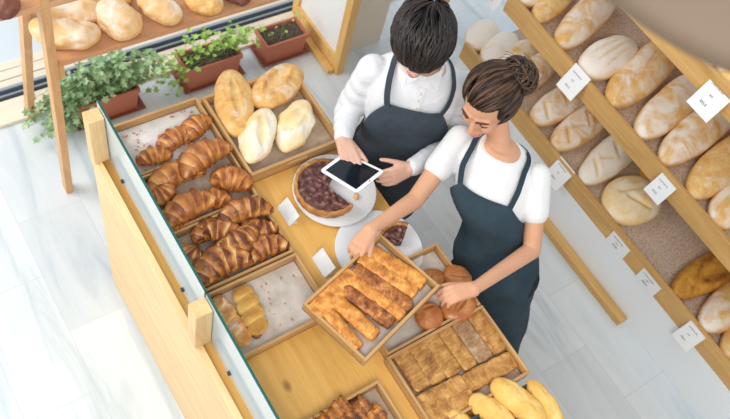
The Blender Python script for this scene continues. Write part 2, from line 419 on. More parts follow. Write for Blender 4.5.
# ================================================================== FOOD BUILDERS
def finish_top(me):
    a = me.attributes.new('top', 'FLOAT', 'POINT')
    ct_ = me.attributes.get('cut')
    for i, v in enumerate(me.vertices): a.data[i].value = max(0., min(1., (v.normal.z-.12)*1.7))*(1-(.9*ct_.data[i].value if ct_ else 0))
def fobj(name, m, mat, label, cat, loc, rz, group=None, rx=0, ry=0, parent=None):
    o = obj(name, m, mat, smooth=True, label=label, cat=cat, group=group, merge=1e-5)
    finish_top(o.data); o.location = loc; o.rotation_euler = (rx, ry, rz)
    return o
def loaf_mb(L, W, H, slashes=(), p=2.2, bend=0., taper=0., seed=0, tone=.5, lump=.04, nu=72, nv=60):
    """slashes: (x, y, angle, length, width, depth) in half-length / half-width units except sizes in metres"""
    m = MB(); vs = []; tl = []; m.cutv = []
    for i in range(nv+1):
        th = pi*i/nv
        for j in range(nu):
            ph = 2*pi*j/nu; cut = 0.
            # poles on the long axis
            x = cos(th); r = sin(th)
            r = max(0, 1-abs(x)**p)**(1/p) if 0 < i < nv else 0
            y = r*cos(ph); z = r*sin(ph)
            k = 1-taper*x
            P = Vector((x*L/2, y*W/2*k, z*H/2*k))
            n = noise.noise(Vector((x*2.2+seed*3.1, y*1.5, z*1.5+seed)))
            n2 = noise.noise(Vector((x*6+seed*1.7, y*4, z*4)))
            P *= 1; P.y *= 1+lump*n*2+lump*.5*n2; P.z *= 1+lump*n*2.4+lump*.7*n2
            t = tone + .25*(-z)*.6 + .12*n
            if z > -.2:
                for (sx, sy, an, ln, wd, dp) in slashes:
                    dx, dy = P.x-sx*L/2, P.y-sy*W/2
                    u = dx*cos(an)+dy*sin(an); v = -dx*sin(an)+dy*cos(an)
                    q = abs(u)/(ln/2)
                    if q < 1:
                        ww = wd*(1-q*q)**.5; e = exp(-(v/ww)**2) if ww > 1e-5 else 0
                        lip = exp(-((abs(v)-1.7*ww)/(ww*.6+1e-6))**2) if ww > 1e-5 else 0
                        P.z -= dp*e*(1-q**4); P.z += dp*.3*lip*(1-q*q)
                        t += -.10*e + .30*lip; cut = max(cut, e)
            # flat underside
            zb = -H*.28
            if P.z < zb: P.z = zb+(P.z-zb)*.12
            if bend: P.y += bend*(P.x/(L/2))**2
            P.z -= zb-H*.02*0
            vs.append(P); tl.append(t); m.cutv.append(cut)
    zmin = min(v.z for v in vs)
    for v in vs: v.z -= zmin
    nf = [(i*nu+j, (i+1)*nu+j, (i+1)*nu+(j+1) % nu, i*nu+(j+1) % nu) for i in range(nv) for j in range(nu)]
    m.add(vs, nf, tl); return m
def between(p0, p1, z, h):
    a = at(p0[0], p0[1], z+h*.5); b = at(p1[0], p1[1], z+h*.5)
    c = (a+b)/2; c.z = z; d = b-a
    return c, atan2(d.y, d.x), d.length
def loaf(p0, p1, z, W, H, mat, label, slashes=(), name='bread_loaf', cat='bread', group=None, rx=0, ry=0, lift=0, **k):
    c, rz, L = between(p0, p1, z, H); c.z += lift+.001; L *= 1.12; W *= 1.14
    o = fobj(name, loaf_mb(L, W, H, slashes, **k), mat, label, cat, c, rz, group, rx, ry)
    if c.x > 2.4:       # rack loaves stand behind the rail
        R_ = Matrix.Rotation(rz, 3, 'Z'); mx = min((R_ @ v.co).x for v in o.data.vertices)+c.x
        if mx < 2.626: o.location.x += 2.626-mx
    return o
def croissant_mb(L, R, seed=0, curl=1.1, turns=2.9, rough=0., hz=.82):
    m = MB(); nu, nv = 26, 90; vs = []; tl = []; L *= 1.14; R *= 1.28; rad = L/2/sin(curl)
    for i in range(nv+1):
        s = -1+2*i/nv; a = s*curl
        c = Vector((rad*sin(a), rad*(cos(a)-1)+rad*(1-cos(curl))*.5, 0)); d = Vector((cos(a), -sin(a), 0)); nrm = Vector((sin(a), cos(a), 0))
        env = max(0., 1-abs(s)**2.1)**.62
        q = abs(s)*turns+.35*(1 if s > 0 else 0); fr = q-math.floor(q)
        step = (1-fr)**.6; R = R
        r = R*env*(.78+.26*step)
        for j in range(nu):
            ph = 2*pi*j/nu+s*.5
            fr2 = (q+.12*sin(ph)) % 1; st = (1-fr2)**.7
            rr = R*env*(.80+.24*st)+.0 
            n = noise.noise(Vector((s*5+seed*7, cos(ph)*1.6, sin(ph)*1.6+seed)))
            rr *= 1+(.16+rough)*n+.06*noise.noise(Vector((s*14+seed, cos(ph)*3, sin(ph)*3)))
            vs.append(c+nrm*cos(ph)*rr+Vector((0, 0, sin(ph)*rr*hz)))
            tl.append(.80-.62*fr2**1.8 + .5*n + (.15 if abs(s) > .8 else 0))
    zb = -R*.55
    for v in vs:
        if v.z < zb: v.z = zb+(v.z-zb)*.2
    zmin = min(v.z for v in vs)
    for v in vs: v.z -= zmin
    nf = [(i*nu+j, (i+1)*nu+j, (i+1)*nu+(j+1) % nu, i*nu+(j+1) % nu) for i in range(nv) for j in range(nu)]
    m.add(vs, nf, tl); return m
def croissant(p0, p1, z, R, label, mat='croissant_crust', flip=1, lift=0, rx=0, ry=0, group=None, name='croissant', cat='croissant', **k):
    c, rz, L = between(p0, p1, z+lift, 1.4*R); c.z = z+lift
    if flip < 0: rz += pi
    return fobj(name, croissant_mb(L, R, **k), mat, label, cat, c, rz, group, rx, ry)
def strip_mb(L, W, H, seed=0, nl=44, tone=.5, rough=.06, pw=3.2, scoop=0., waves=0):
    m = MB(); nu = 28; vs = []; tl = []
    for i in range(nl+1):
        s = -1+2*i/nl; e = max(0, 1-abs(s)**12)**.3 if 0 < i < nl else 0
        for j in range(nu):
            ph = 2*pi*j/nu; cx, sx = cos(ph), sin(ph)
            y = (abs(cx)**(2/pw))*(1 if cx > 0 else -1); z = (abs(sx)**(2/pw))*(1 if sx > 0 else -1)
            n = noise.noise(Vector((s*L*24+seed*5, y*1.6, z*1.4+seed))); n2 = noise.noise(Vector((s*L*80+seed, y*4, z*4)))
            k = 1+rough*n*1.8+rough*.8*n2
            wv = 1+(.10*cos(s*pi*waves) if waves else 0)
            vs.append(Vector((s*L/2*(1-.0*e), y*W/2*e*k*wv, z*H/2*(e**.5)*k*wv)))
            tl.append(tone+.35*n+.3*n2+(.25 if abs(s) > .95 else 0)-(.12*cos(s*pi*waves) if waves else 0)*-1)
    zmin = -H/2
    for v in vs: v.z = max(v.z, zmin)-zmin
    nf = [(i*nu+j, (i+1)*nu+j, (i+1)*nu+(j+1) % nu, i*nu+(j+1) % nu) for i in range(nl) for j in range(nu)]
    m.add(vs, nf, tl); return m
def strip(p0, p1, z, W, H, mat, label, name='pastry_strip', cat='pastry', group=None, lift=0, **k):
    c, rz, L = between(p0, p1, z, H); L *= 1.10; W *= 1.22 if name != 'strudel' else 1.5; L *= 1 if name != 'strudel' else 1.06; c.z += .0005+lift
    return fobj(name, strip_mb(L, W, H, **k), mat, label, cat, c, rz, group)

# ================================================================== RIGHT RACK BREADS
def cuts(n, w=.006, d=.008, an=.9, ln=.09, span=.6): return [(-span+2*span*i/(n-1), 0, an, ln, w, d) for i in range(n)]
Z1 = .358; Z2 = .848; Z3 = 1.368
WL = [ # p0 p1 z W H mat label slashes
 # middle shelf
 ((508, 4), (528, -14), Z2, .14, .10, 'floury_crust', 'floury loaf at the far end of the middle shelf, cut by the top edge', []),
 ((534, 18), (572, -22), Z2, .12, .10, 'golden_crust', 'smooth golden loaf second on the middle shelf', []),
 ((558, 42), (608, -8), Z2, .150, .125, 'floury_crust', 'long smooth loaf dusted with flour beside the scored oval loaf', []),
 ((584, 70), (630, 42), Z2, .175, .13, 'very_floury_crust', 'short oval white loaf with long thin scores on the middle shelf', [(0, -.38, .10, .19, .005, .009), (0, 0, .0, .21, .005, .009), (0, .40, -.10, .19, .005, .009)]),
 ((610, 100), (672, 42), Z2, .172, .13, 'floury_crust', 'big floury loaf with brown patches nearest the hanging lamp', [(.1, .1, .1, .18, .006, .007)]),
 ((637, 133), (702, 76), Z2, .158, .13, 'floury_crust', 'big floury loaf between two others in the middle of the row', []),
 ((660, 160), (728, 104), Z2, .158, .13, 'floury_crust', 'big pale loaf behind the hanging price card of the top shelf', []),
 ((690, 193), (752, 136), Z2, .158, .13, 'golden_crust', 'pale golden loaf at the right edge, front of the middle shelf', []),
 ((713, 222), (770, 170), Z2, .17, .12, 'floury_crust', 'last loaf of the middle shelf, mostly cut by the right edge', []),
 # lower shelf
 ((470, 45), (492, 22), Z1, .14, .10, 'very_floury_crust', 'white floury loaf at the far end of the lower shelf', []),
 ((484, 62), (512, 35), Z1, .14, .10, 'very_floury_crust', 'white floury loaf behind the bun of the woman, second on the lower shelf', []),
 ((500, 74), (532, 42), Z1, .13, .10, 'floury_crust', 'floury loaf half hidden by the middle shelf rail near the top of the bun', []),
 ((517, 88), (556, 52), Z1, .14, .11, 'floury_crust', 'floury loaf peeking under the middle rail right of the bun', []),
 ((534, 119), (588, 84), Z1, .155, .12, 'floury_crust', 'floury loaf with diagonal cuts just right of the woman', cuts(3, .010, .013, 1.0, .12)),
 ((556, 144), (612, 102), Z1, .155, .12, 'floury_crust', 'floury cross-cut loaf, middle one of three below the upper price card', cuts(3, .010, .013, .9, .12)+cuts(2, .008, .009, -.6, .09, .3)),
 ((584, 178), (640, 130), Z1, .16, .12, 'very_floury_crust', 'floury cross-cut loaf just above the round loaf', cuts(3, .010, .013, .9, .12)+cuts(2, .008, .009, -.6, .09, .3)),
 ((676, 292), (745, 252), Z1, .15, .12, 'corn_crust', 'split yellow corn loaf with dark crust, alone on the patterned paper', [(0, .0, .03, .27, .030, .022)]),
 ((698, 330), (760, 280), Z1, .16, .13, 'floury_crust', 'floury golden loaf with one long cut beside the yellow corn loaf', [(-.1, 0, .15, .18, .009, .012), (.2, .4, .1, .14, .007, .008)]),
 ((720, 357), (775, 310), Z1, .15, .12, 'golden_crust', 'dark golden loaf in the lower right, last of the lower shelf', []),
 ((644, 170), (676, 196), Z1, .12, .07, 'corn_crust', 'yellow loaf tip showing between the round loaf and the middle rail', []),
 # top shelf
 ((727, 76), (775, 38), Z3, .15, .12, 'golden_crust', 'golden loaf on the top shelf at the right edge', [(0, 0, .2, .14, .008, .01)]),
]
for i, (p0, p1, z, W, Hh, mt, lb, sl) in enumerate(WL):
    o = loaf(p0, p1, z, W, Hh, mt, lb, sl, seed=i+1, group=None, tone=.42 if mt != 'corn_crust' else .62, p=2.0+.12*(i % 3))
loaf((606, 213), (650, 189), Z1, .235, .13, 'pale_crust', 'round loaf with two deep crossing cuts beside the bare paper', [(.05, .30, -.25, .17, .013, .020), (-.05, -.25, -1.0, .16, .013, .020)], seed=30, tone=.34, p=2.0, name='round_loaf', lump=.02)

# ---- price cards
def card(c, w_, h_, label, rot, lines=True, thick=.0016, parent=None, clip=True):
    t = empty('price_card', c, label=label, cat='price card', group=None); t.rotation_euler = rot
    obj('card', MB().box(-w_/2, w_/2, -thick/2, thick/2, 0, h_), 'card_white', t)
    m = MB(); y = -thick/2-.0004; r = random.Random(int(c[0]*100+c[1]*1000))
    def word(x, z, n, s):
        for k in range(n):
            q = r.random()
            m.box(x, x+s*.25, y, y+.0003, z, z+s); 
            if q > .3: m.box(x, x+s*.6, y, y+.0003, z+s*.8, z+s)
            if q > .6: m.box(x+s*.4, x+s*.6, y, y+.0003, z, z+s*.6)
            if q < .6: m.box(x, x+s*.6, y, y+.0003, z, z+s*.18)
            x += s*.85
    if lines:
        for a_ in ((-w_*.36, h_*.74, 12, w_*.055), (-w_*.12, h_*.50, 3, w_*.06), (-w_*.2, h_*.24, 4, w_*.085)):
            m = MB(); word(*a_); obj('printed_line', m, 'ink', t)
    if clip: obj('card_clip', MB().box(-.008, .008, thick/2, thick/2+.006, h_*.25, h_*.6), 'card_white', t)
    return t
# on rails: facing -x, leaning back a little
def rail_card(y, z, w_, h_, label, tilt=.35, x=2.588):
    if tilt > .2: tilt = .45; x = 2.548; w_ *= 1.12; h_ *= 1.12
    return card((x, y, z), w_, h_, label, (-tilt, 0, -pi/2))
rail_card(at_x(576, 78, 2.58).y, .80, .098, .125, 'large white price card on the middle rail under the scored oval loaf', .5, 2.575)
rail_card(at_x(667, 182, 2.58).y, .79, .085, .10, 'white price card on the middle rail above the bare patterned paper', .35)
rail_card(at_x(714, 95, 2.58).y, 1.29, .105, .14, 'large white price card on the top rail at the right edge', .5, 2.575)
rail_card(at_x(492, 0, 2.58).y-.01, .80, .09, .11, 'white price card at the far end of the middle rail', .4)
rail_card(at_x(560, 172, 2.58).y, .30, .10, .13, 'white price card on the lower rail beside the shoulder of the woman', .5, 2.575)
rail_card(at_x(619, 243, 2.585).y, .305, .125, .09, 'grey-looking price card on the lower rail below the round loaf', .05, 2.594)
rail_card(at_x(649, 281, 2.585).y, .305, .125, .09, 'grey-looking price card on the lower rail left of the yellow corn loaf', .05, 2.594)
rail_card(at_x(693, 333, 2.58).y, .305, .09, .115, 'white price card on the lower rail below the floury loaf in the lower right', .5, 2.575)

# ================================================================== COUNTER BREADS
TZ = CZ+.0135
G = 'big pale loaf in the deep tray'
loaf((231, 71), (238, 131), TZ, .135, .085, 'golden_crust', 'long golden loaf leaning at the left side of the deep tray', [(0, .1, .08, .19, .012, .012)], seed=41, p=2.0, tone=.5, lift=.0)
loaf((257, 101), (297, 67), TZ, .135, .09, 'golden_crust', 'golden split loaf at the far right of the deep tray', [(0, 0, .1, .18, .018, .016)], seed=42, p=2.1, tone=.5)
loaf((267, 111), (250, 160), TZ, .115, .08, 'pale_crust', 'pointed pale loaf nearest the glass in the deep tray', [(0, .15, .25, .14, .014, .014)], seed=43, p=1.8, tone=.30, lump=.11, lift=.012)
loaf((305, 101), (285, 147), TZ, .118, .08, 'pale_crust', 'pointed pale loaf by the right side of the deep tray', [(0, -.1, -.25, .14, .014, .014)], seed=44, p=1.8, tone=.30, lump=.11)

C1 = [((139, 162), (170, 155), .030, 'small croissant lying nearest the glass in the far tray', 1),
      ((160, 149), (192, 133), .034, 'middle croissant of three in the far tray', 1),
      ((184, 140), (209, 120), .035, 'farthest croissant leaning in the corner of the far tray', 1)]
for i, (a, b, R, lb, f) in enumerate(C1): croissant(a, b, TZ, R, lb, flip=f, seed=i+1, curl=.7)
C2 = [((151, 190), (200, 170), .038, 'long croissant lying along the far left of the crowded tray', 1, 0),
      ((184, 173), (226, 147), .042, 'large curled croissant on top at the far right corner', 1, .022),
      ((214, 181), (249, 186), .040, 'croissant at the right side of the crowded tray', 1, 0),
      ((164, 213), (182, 226), .030, 'croissant half hidden against the glass in the crowded tray', -1, .0),
      ((168, 222), (212, 200), .041, 'striped croissant at the front left of the crowded tray', 1, .018),
      ((202, 200), (229, 204), .032, 'croissant tucked behind the striped one', 1, .0),
      ((152, 200), (170, 186), .030, 'croissant with its tip against the glass, left end of crowded tray', -1, .012)]
for i, (a, b, R, lb, f, lf) in enumerate(C2): croissant(a, b, TZ, R, lb, flip=f, seed=i+11, lift=lf, curl=.85)
C3 = [((182, 248), (203, 262), .036, 'light topped filled croissant against the glass', -1, .010),
      ((205, 232), (240, 240), .036, 'dark filled croissant in the middle of the pile', 1, .010),
      ((222, 222), (268, 208), .036, 'filled croissant with pointed tip at the far right of the pile', 1, .018),
      ((243, 224), (275, 228), .032, 'dark filled croissant by the right side of the pile', -1, .0),
      ((220, 248), (252, 228), .036, 'cream topped filled croissant at the top of the pile', -1, .030),
      ((197, 282), (245, 256), .045, 'largest filled croissant at the front of the pile', 1, .014),
      ((243, 262), (284, 244), .036, 'filled croissant at the front right corner of the pile', 1, .0),
      ((196, 240), (222, 226), .030, 'filled croissant at the far left of the pile', 1, .0)]
for i, (a, b, R, lb, f, lf) in enumerate(C3): croissant(a, b, TZ, R, lb, 'dark_croissant_crust', flip=f, seed=i+31, lift=lf, curl=.9, rough=.16, name='filled_croissant')
def flakes(label, x0, x1, y0, y1, z, n, seed):
    r = random.Random(seed); m = MB()
    for i in range(n):
        p = Vector((r.uniform(x0, x1), r.uniform(y0, y1), z+.003)); s_ = r.uniform(.0015, .006)
        a = r.uniform(0, 6.28); u = Vector((cos(a), sin(a), r.uniform(-.1, .1)))*s_; v = Vector((-sin(a), cos(a), 0))*s_*.5
        m.add([p-u-v, p+u-v, p+u*.7+v, p-u+v+Vector((0, 0, .001)), p+Vector((0, 0, .0025))], [(0, 1, 4), (1, 2, 4), (2, 3, 4), (3, 0, 4), (3, 2, 1, 0)])
    obj('pastry_flakes', m, 'croissant_crust', world=True, label=label, cat='crumbs', kind='stuff')
flakes('brown pastry flakes scattered on the white paper of the far tray', .59, .89, 1.57, 1.77, CZ+.0115, 70, 3)
flakes('few tiny flakes on the bare paper beside the plaited rolls', .70, .89, .80, .99, CZ+.0115, 16, 4)
# two plaited rolls
def plait_mb(L, R, n, seed):
    m = MB(); nu, nv = 24, 70; vs = []; tl = []
    for i in range(nv+1):
        s = -1+2*i/nv; env = max(0., 1-abs(s)**5)**.5; b = abs(sin((s+1)/2*pi*n))**.5
        for j in range(nu):
            ph = 2*pi*j/nu; bb = abs(sin((s+1)/2*pi*n+.5*cos(ph)))**.5
            nn = noise.noise(Vector((s*4+seed, cos(ph), sin(ph))))
            r = R*env*(.74+.3*bb)*(1+.1*nn)
            vs.append(Vector((s*L/2, cos(ph)*r, max(sin(ph)*r*.8, -R*.4)))); tl.append(.18+.75*bb*max(0, sin(ph))+.3*nn)
    zmin = min(v.z for v in vs)
    for v in vs: v.z -= zmin
    m.add(vs, [(i*nu+j, (i+1)*nu+j, (i+1)*nu+(j+1) % nu, i*nu+(j+1) % nu) for i in range(nv) for j in range(nu)], tl); return m
for (a, b, lb, R, s) in (((215, 296), (248, 345), 'narrow plaited roll next to the glass', .033, 1), ((240, 286), (261, 334), 'plump plaited roll right of the narrow one', .041, 2)):
    c, rz, L = between(a, b, TZ, .04)
    fobj('plaited_roll', plait_mb(L, R, 4, s), 'yellow_roll_crust' if s == 2 else 'golden_crust', lb, 'roll', c, rz)
cr = fobj('pastry_crumb', loaf_mb(.04, .03, .02, seed=9, lump=.2, tone=.8), 'brioche_crust', 'small brown pastry scrap beside the plaited rolls', 'crumb', at(257, 334, TZ), .4)

# round boards and tarts
def disc(px, py, r, label, name='cake_board', lz=.0005):
    c = at(px, py, CZ); m = MB(); n = 64
    m.loft([[Vector((cos(2*pi*j/n)*q, sin(2*pi*j/n)*q, z)) for j in range(n)] for q, z in ((r-.003, 0), (r, .002), (r, .008), (r-.002, .01))])
    return obj(name, m, 'cake_board', smooth=False, loc=(c.x, c.y, CZ+lz), label=label, cat='cake board'), c
d1, dc1 = disc(334, 192, .160, 'round white board under the large dark tart', lz=.0115)
d2, dc2 = disc(379, 250, .165, 'round white board mostly empty beside the held tray')
def tart(cx, cy, z, r, a0, a1, label, h=.032):
    t = empty('fruit_tart', (cx, cy, z), label=label, cat='tart')
    n = 72; prof = [(r-.014, 0, 0), (r, 0, 0), (r+.004, h*.5, 0), (r+.004, h, 0), (r-.004, h+.004, 0), (r-.010, h-.001, 0), (r-.012, h*.3, 0)]
    m = MB(); rings = []
    for i in range(n+1):
        a = a0+(a1-a0)*i/n; wv = 1+.012*sin(a*23)
        rings.append([Vector((cos(a)*q*wv, sin(a)*q*wv, zz)) for q, zz, _ in prof])
    m.loft(rings, tone=[.5+.5*noise.noise(Vector((i*.3, k*.4, 1))) for i in range(n+1) for k in range(len(prof))])
    o = obj('crust', m, 'tart_crust', t, smooth=True)
    m = MB(); nr = 22; vs = []; tl = []; rr = r-.0125
    for zz in (0, 1):
        for k in range(nr+1):
            q = max(.002, rr*k/nr)
            for i in range(n+1):
                a = a0+(a1-a0)*i/n; x, y = cos(a)*q, sin(a)*q
                b = noise.noise(Vector((x*60, y*60, 3)))
                zt = (h-.003+.005*b+.003*noise.noise(Vector((x*150, y*150, 7)))) if zz else .001
                vs.append(Vector((x, y, zt))); tl.append(.55-.55*b)
    B = (nr+1)*(n+1); fs = []
    for k in range(nr):
        for i in range(n):
            q = k*(n+1)+i; fs.append((q, q+1, q+n+2, q+n+1)); fs.append((B+q, B+q+n+1, B+q+n+2, B+q+1))
    for k in range(nr):
        for i in (0, n):
            q = k*(n+1)+i; fs.append((q, q+n+1, B+q+n+1, B+q))
    for i in range(n):
        q = nr*(n+1)+i; fs.append((q, q+1, B+q+1, B+q)); fs.append((i, i+1, B+i+1, B+i))
    m.add(vs, fs, tl); obj('filling', m, 'tart_filling', t, smooth=True)
    return t
tc = at(327, 188, CZ+.04)
tart(tc.x, tc.y, CZ+.022, .120, radians(35), radians(289), 'dark fruit tart with a wedge missing, on the left round board', .034)
t2 = at(401, 245, CZ+.02)
tart(t2.x, t2.y, CZ+.011, .085, radians(40), radians(150), 'leftover slice of dark tart on the right round board', .03)
for (a, lb) in (((353, 188), 'tart crumb under the tablet'), ((356, 197), 'tart crumb at the edge of the left round board'), ((347, 183), 'tart scrap next to the missing wedge')):
    fobj('tart_crumb', loaf_mb(.032, .02, .012, seed=a[0], lump=.3, nu=20, nv=10), 'crumb_inside', lb, 'crumb', at(a[0], a[1], CZ+.0218), a[0])

# acrylic cards on the counter
for (px, py, rz, lb) in ((283, 217, -pi/2, 'clear acrylic price stand left of the dark tart'), (318, 268, -pi/2, 'clear acrylic price stand left of the held tray')):
    c = at(px, py, CZ); t = empty('price_stand', (c.x, c.y, CZ+.0005), rz, label=lb, cat='price stand')
    obj('stand_panel', MB().box(-.045, .045, -.001, .001, 0, .060, Matrix.Rotation(-.7, 4, 'X')), 'acrylic', t)
    obj('stand_foot', MB().box(-.045, .045, -.0, .035, -.0, .002), 'acrylic', t)

# brioche rolls in the small tray
for i, (a, b, W, Hh, lb, lf) in enumerate([((408, 290), (442, 274), .07, .05, 'twisted roll at the far end of the small tray under the held tray', 0),
     ((446, 270), (470, 283), .075, .055, 'shiny brown brioche roll at the right side of the small tray', .0),
     ((418, 318), (441, 312), .085, .06, 'round dark brioche roll at the near side of the small tray', 0),
     ((445, 314), (474, 298), .085, .055, 'split brioche roll under the hand of the woman', 0)]):
    loaf(a, b, TZ, W*1.12, Hh*1.1, 'brioche_crust', lb, [(0, 0, .4, .07, .006, .010)] if i != 2 else [(0, .5, .1, .05, .006, .008)], seed=60+i, tone=.5, name='brioche_roll', cat='roll', p=2.3)
# puff strips: cross-wise row then two lengthwise
PZ = TZ
for i, (a, b, W, mt, lb) in enumerate([
     ((399, 351), (423, 388), .050, 'puff_crust', 'puff strip along the left side of the lower right tray'),
     ((413, 343), (438, 381), .052, 'puff_crust', 'second puff strip from the left in the lower right tray'),
     ((428, 336), (454, 374), .052, 'puff_crust', 'third puff strip from the left in the lower right tray'),
     ((443, 329), (470, 367), .045, 'puff_crust', 'narrow puff strip left of the seeded one'),
     ((458, 322), (485, 359), .052, 'puff_grey', 'greyish seeded strip in the lower right tray'),
     ((474, 315), (500, 351), .050, 'puff_crust', 'golden puff strip along the right side of the lower right tray'),
     ((419, 406), (463, 383), .050, 'puff_crust', 'lengthwise puff strip at the near left of the lower right tray'),
     ((466, 384), (512, 360), .052, 'puff_crust', 'lengthwise puff strip at the near right of the lower right tray'),
     ((426, 420), (472, 396), .050, 'puff_crust', 'lengthwise puff strip against the near side of the lower right tray')]):
    strip(a, b, PZ, W*1.08, .022, mt, lb, seed=i+70, group=None, name='puff_strip', tone=.48, pw=5)
# crumbled pastry bottom
for i, (a, b, W) in enumerate([((318, 428), (348, 405), .05), ((338, 428), (366, 403), .05), ((352, 436), (382, 412), .05)]):
    strip(a, b, TZ, W, .045, 'strudel_crust' if i != 1 else 'dark_strudel_crust', ['leftmost', 'middle', 'rightmost'][i]+' of three dark flaky pastries cut by the bottom edge', seed=90+i, rough=.25, name='flaky_pastry', tone=.6, waves=5)
# yellow rolls, lower right, on a dark raised tray
YZ = 1.03
c0 = at(545, 455, YZ)
yt = empty('dark_tray', (1.18, .07, CZ+.0005), label='black tray under the yellow rolls at the lower right corner of the counter', cat='tray')
m = MB(); n = 12
def rr(a, b, r, z):
    out = []
    for (sx, sy, s0) in ((1, 1, 0), (-1, 1, 1), (-1, -1, 2), (1, -1, 3)):
        for k in range(6):
            an = pi/2*(s0+k/5); out.append(Vector((sx*(a-r)+cos(an)*r, sy*(b-r)+sin(an)*r, z)))
    return out
m.loft([rr(.19, .13, .03, 0), rr(.22, .16, .04, .05), rr(.215, .155, .04, .05), rr(.187, .127, .03, .006)])
obj('tray_shell', m, 'dark_tray_mat', yt)
YR = [((452, 412), (478, 440), .065, .05, 'yellow roll at the left end of the black tray', 0),
      ((472, 399), (512, 424), .075, .06, 'yellow roll left of the largest one', .01),
      ((494, 384), (541, 420), .085, .065, 'largest yellow roll with a torn end at the top', .02),
      ((530, 383), (560, 424), .065, .06, 'yellow roll on the right beside the black rim', .01)]
for i, (a, b, W, Hh, lb, lf) in enumerate(YR):
    loaf(a, b, CZ+.012, W, Hh, 'yellow_roll_crust', lb, seed=100+i, tone=.5, name='yellow_roll', cat='roll', lift=lf, p=2.3, lump=.09)

# ---- held tray
HA, HB = at(302.7, 303.5, 1.14), at(365.8, 362, 1.14)
HT, HR = at(381.9, 232.7, 1.14), at(438.7, 286.8, 1.14)
hx = ((HT-HA)+(HR-HB)).normalized(); hang = atan2(hx.y, hx.x)
hc = (HA+HB+HT+HR)/4; LX = ((HT-HA).length+(HR-HB).length)/2; LY = ((HB-HA).length+(HR-HT).length)/2
HZ = 1.10
ht = tray(-LX/2, LX/2, -LY/2, LY/2, HZ, 'wooden tray of glazed strudels held up by the woman', h=.042, paperm='baking_paper', slot='both')
ht.location = (hc.x, hc.y, HZ); ht.rotation_euler = (0, 0, hang)
SZ = HZ+.0135
ST = [((315, 312), (352, 276), .050, 'strudel_crust', 'short strudel lying across the left side of the held tray'),
      ((327, 313), (357, 347), .033, 'strudel_crust', 'narrow outermost strudel on the near side of the held tray'),
      ((337, 302), (374, 335), .036, 'strudel_crust', 'light golden strudel second from the near side'),
      ((346, 290), (390, 322), .036, 'dark_strudel_crust', 'dark glazed strudel third from the near side'),
      ((352, 281), (400, 315), .034, 'strudel_crust', 'thin strudel in the centre of the held tray'),
      ((357, 270), (408, 306), .036, 'dark_strudel_crust', 'darkest strudel right of the centre of the held tray'),
      ((362, 260), (413, 292), .036, 'strudel_crust', 'strudel second from the far side of the held tray'),
      ((369, 252), (421, 283), .044, 'strudel_crust', 'wide golden strudel with filling showing, far side of the held tray')]
for i, (a, b, W, mt, lb) in enumerate(ST):
    strip(a, b, SZ, W, .030, mt, lb, seed=i+110, rough=.10, name='strudel', pw=2.5, tone=.38 if mt == 'strudel_crust' else .5)

# ================================================================== LADDER SHELF (upper left)
ls = empty('ladder_shelf', (.9, 2.35, 0), label='open wooden ladder shelf with splayed legs at the upper left', cat='shelf')
def beam(a, b, wx, wy, m=None):
    m = m or MB(); a = Vector(a); b = Vector(b)
    return m.loft([[p+Vector((sx*wx/2, sy*wy/2, 0)) for sx, sy in ((-1, -1), (1, -1), (1, 1), (-1, 1))] for p in (a, b)])
for x in (.47, 2.52):
    obj('leg', beam((x, 2.245, 0), (x, 1.93, 1.9), .032, .05), 'leg_wood', ls, world=True)
    obj('leg', beam((x, 2.735, 0), (x, 2.02, 1.9), .032, .05), 'leg_wood', ls, world=True)
LZ = 1.10
lb_ = obj('shelf_board', MB().box(.49, 2.50, 2.06, 2.50, LZ-.022, LZ), 'shelf_wood', ls, world=True, bevel=.002)
obj('cleat', MB().box(.487, .515, 2.065, 2.09, LZ-.09, LZ-.0225), 'leg_wood', lb_, world=True)
ub = obj('shelf_board', MB().box(.19, 2.50, 1.975, 2.16, 1.465, 1.487), 'shelf_wood', ls, world=True, bevel=.002)
LL = [((31, 27), (96, 35), .15, .12, 'light_ladder_crust', 'long pale loaf at the near left of the ladder shelf', 0., .02),
      ((45, 12), (98, 8), .15, .12, 'light_ladder_crust', 'pale loaf behind the long one on the ladder shelf', 0., 0),
      ((101, 2), (134, 30), .17, .12, 'light_ladder_crust', 'rough golden loaf, third from the left leg on the ladder shelf', 0., 0),
      ((142, -6), (178, 16), .13, .11, 'light_ladder_crust', 'brown seeded loaf near the middle of the ladder shelf', 0., 0),
      ((186, -12), (220, 6), .13, .11, 'golden_crust', 'golden loaf right of the seeded loaf, cut by the top edge', 0., 0),
      ((100, -16), (130, -4), .12, .10, 'golden_crust', 'golden loaf behind the rough one at the top edge', 0., 0),
      ((225, -14), (250, -4), .12, .09, 'rye_crust', 'dark loaf at the right end of the ladder shelf', 0., 0)]
for i, (a, b, W, Hh, mt, lb, tp, bend) in enumerate(LL):
    loaf(a, b, LZ+.0005, W*.80, Hh*.78, mt, lb, seed=130+i, taper=tp, bend=bend, tone=.48, p=2.3, lump=.10)
loaf((-8, 0), (17, 5), 1.488, .09, .07, 'rye_crust', 'small dark loaf in the upper left corner of the picture', seed=141, tone=.5)

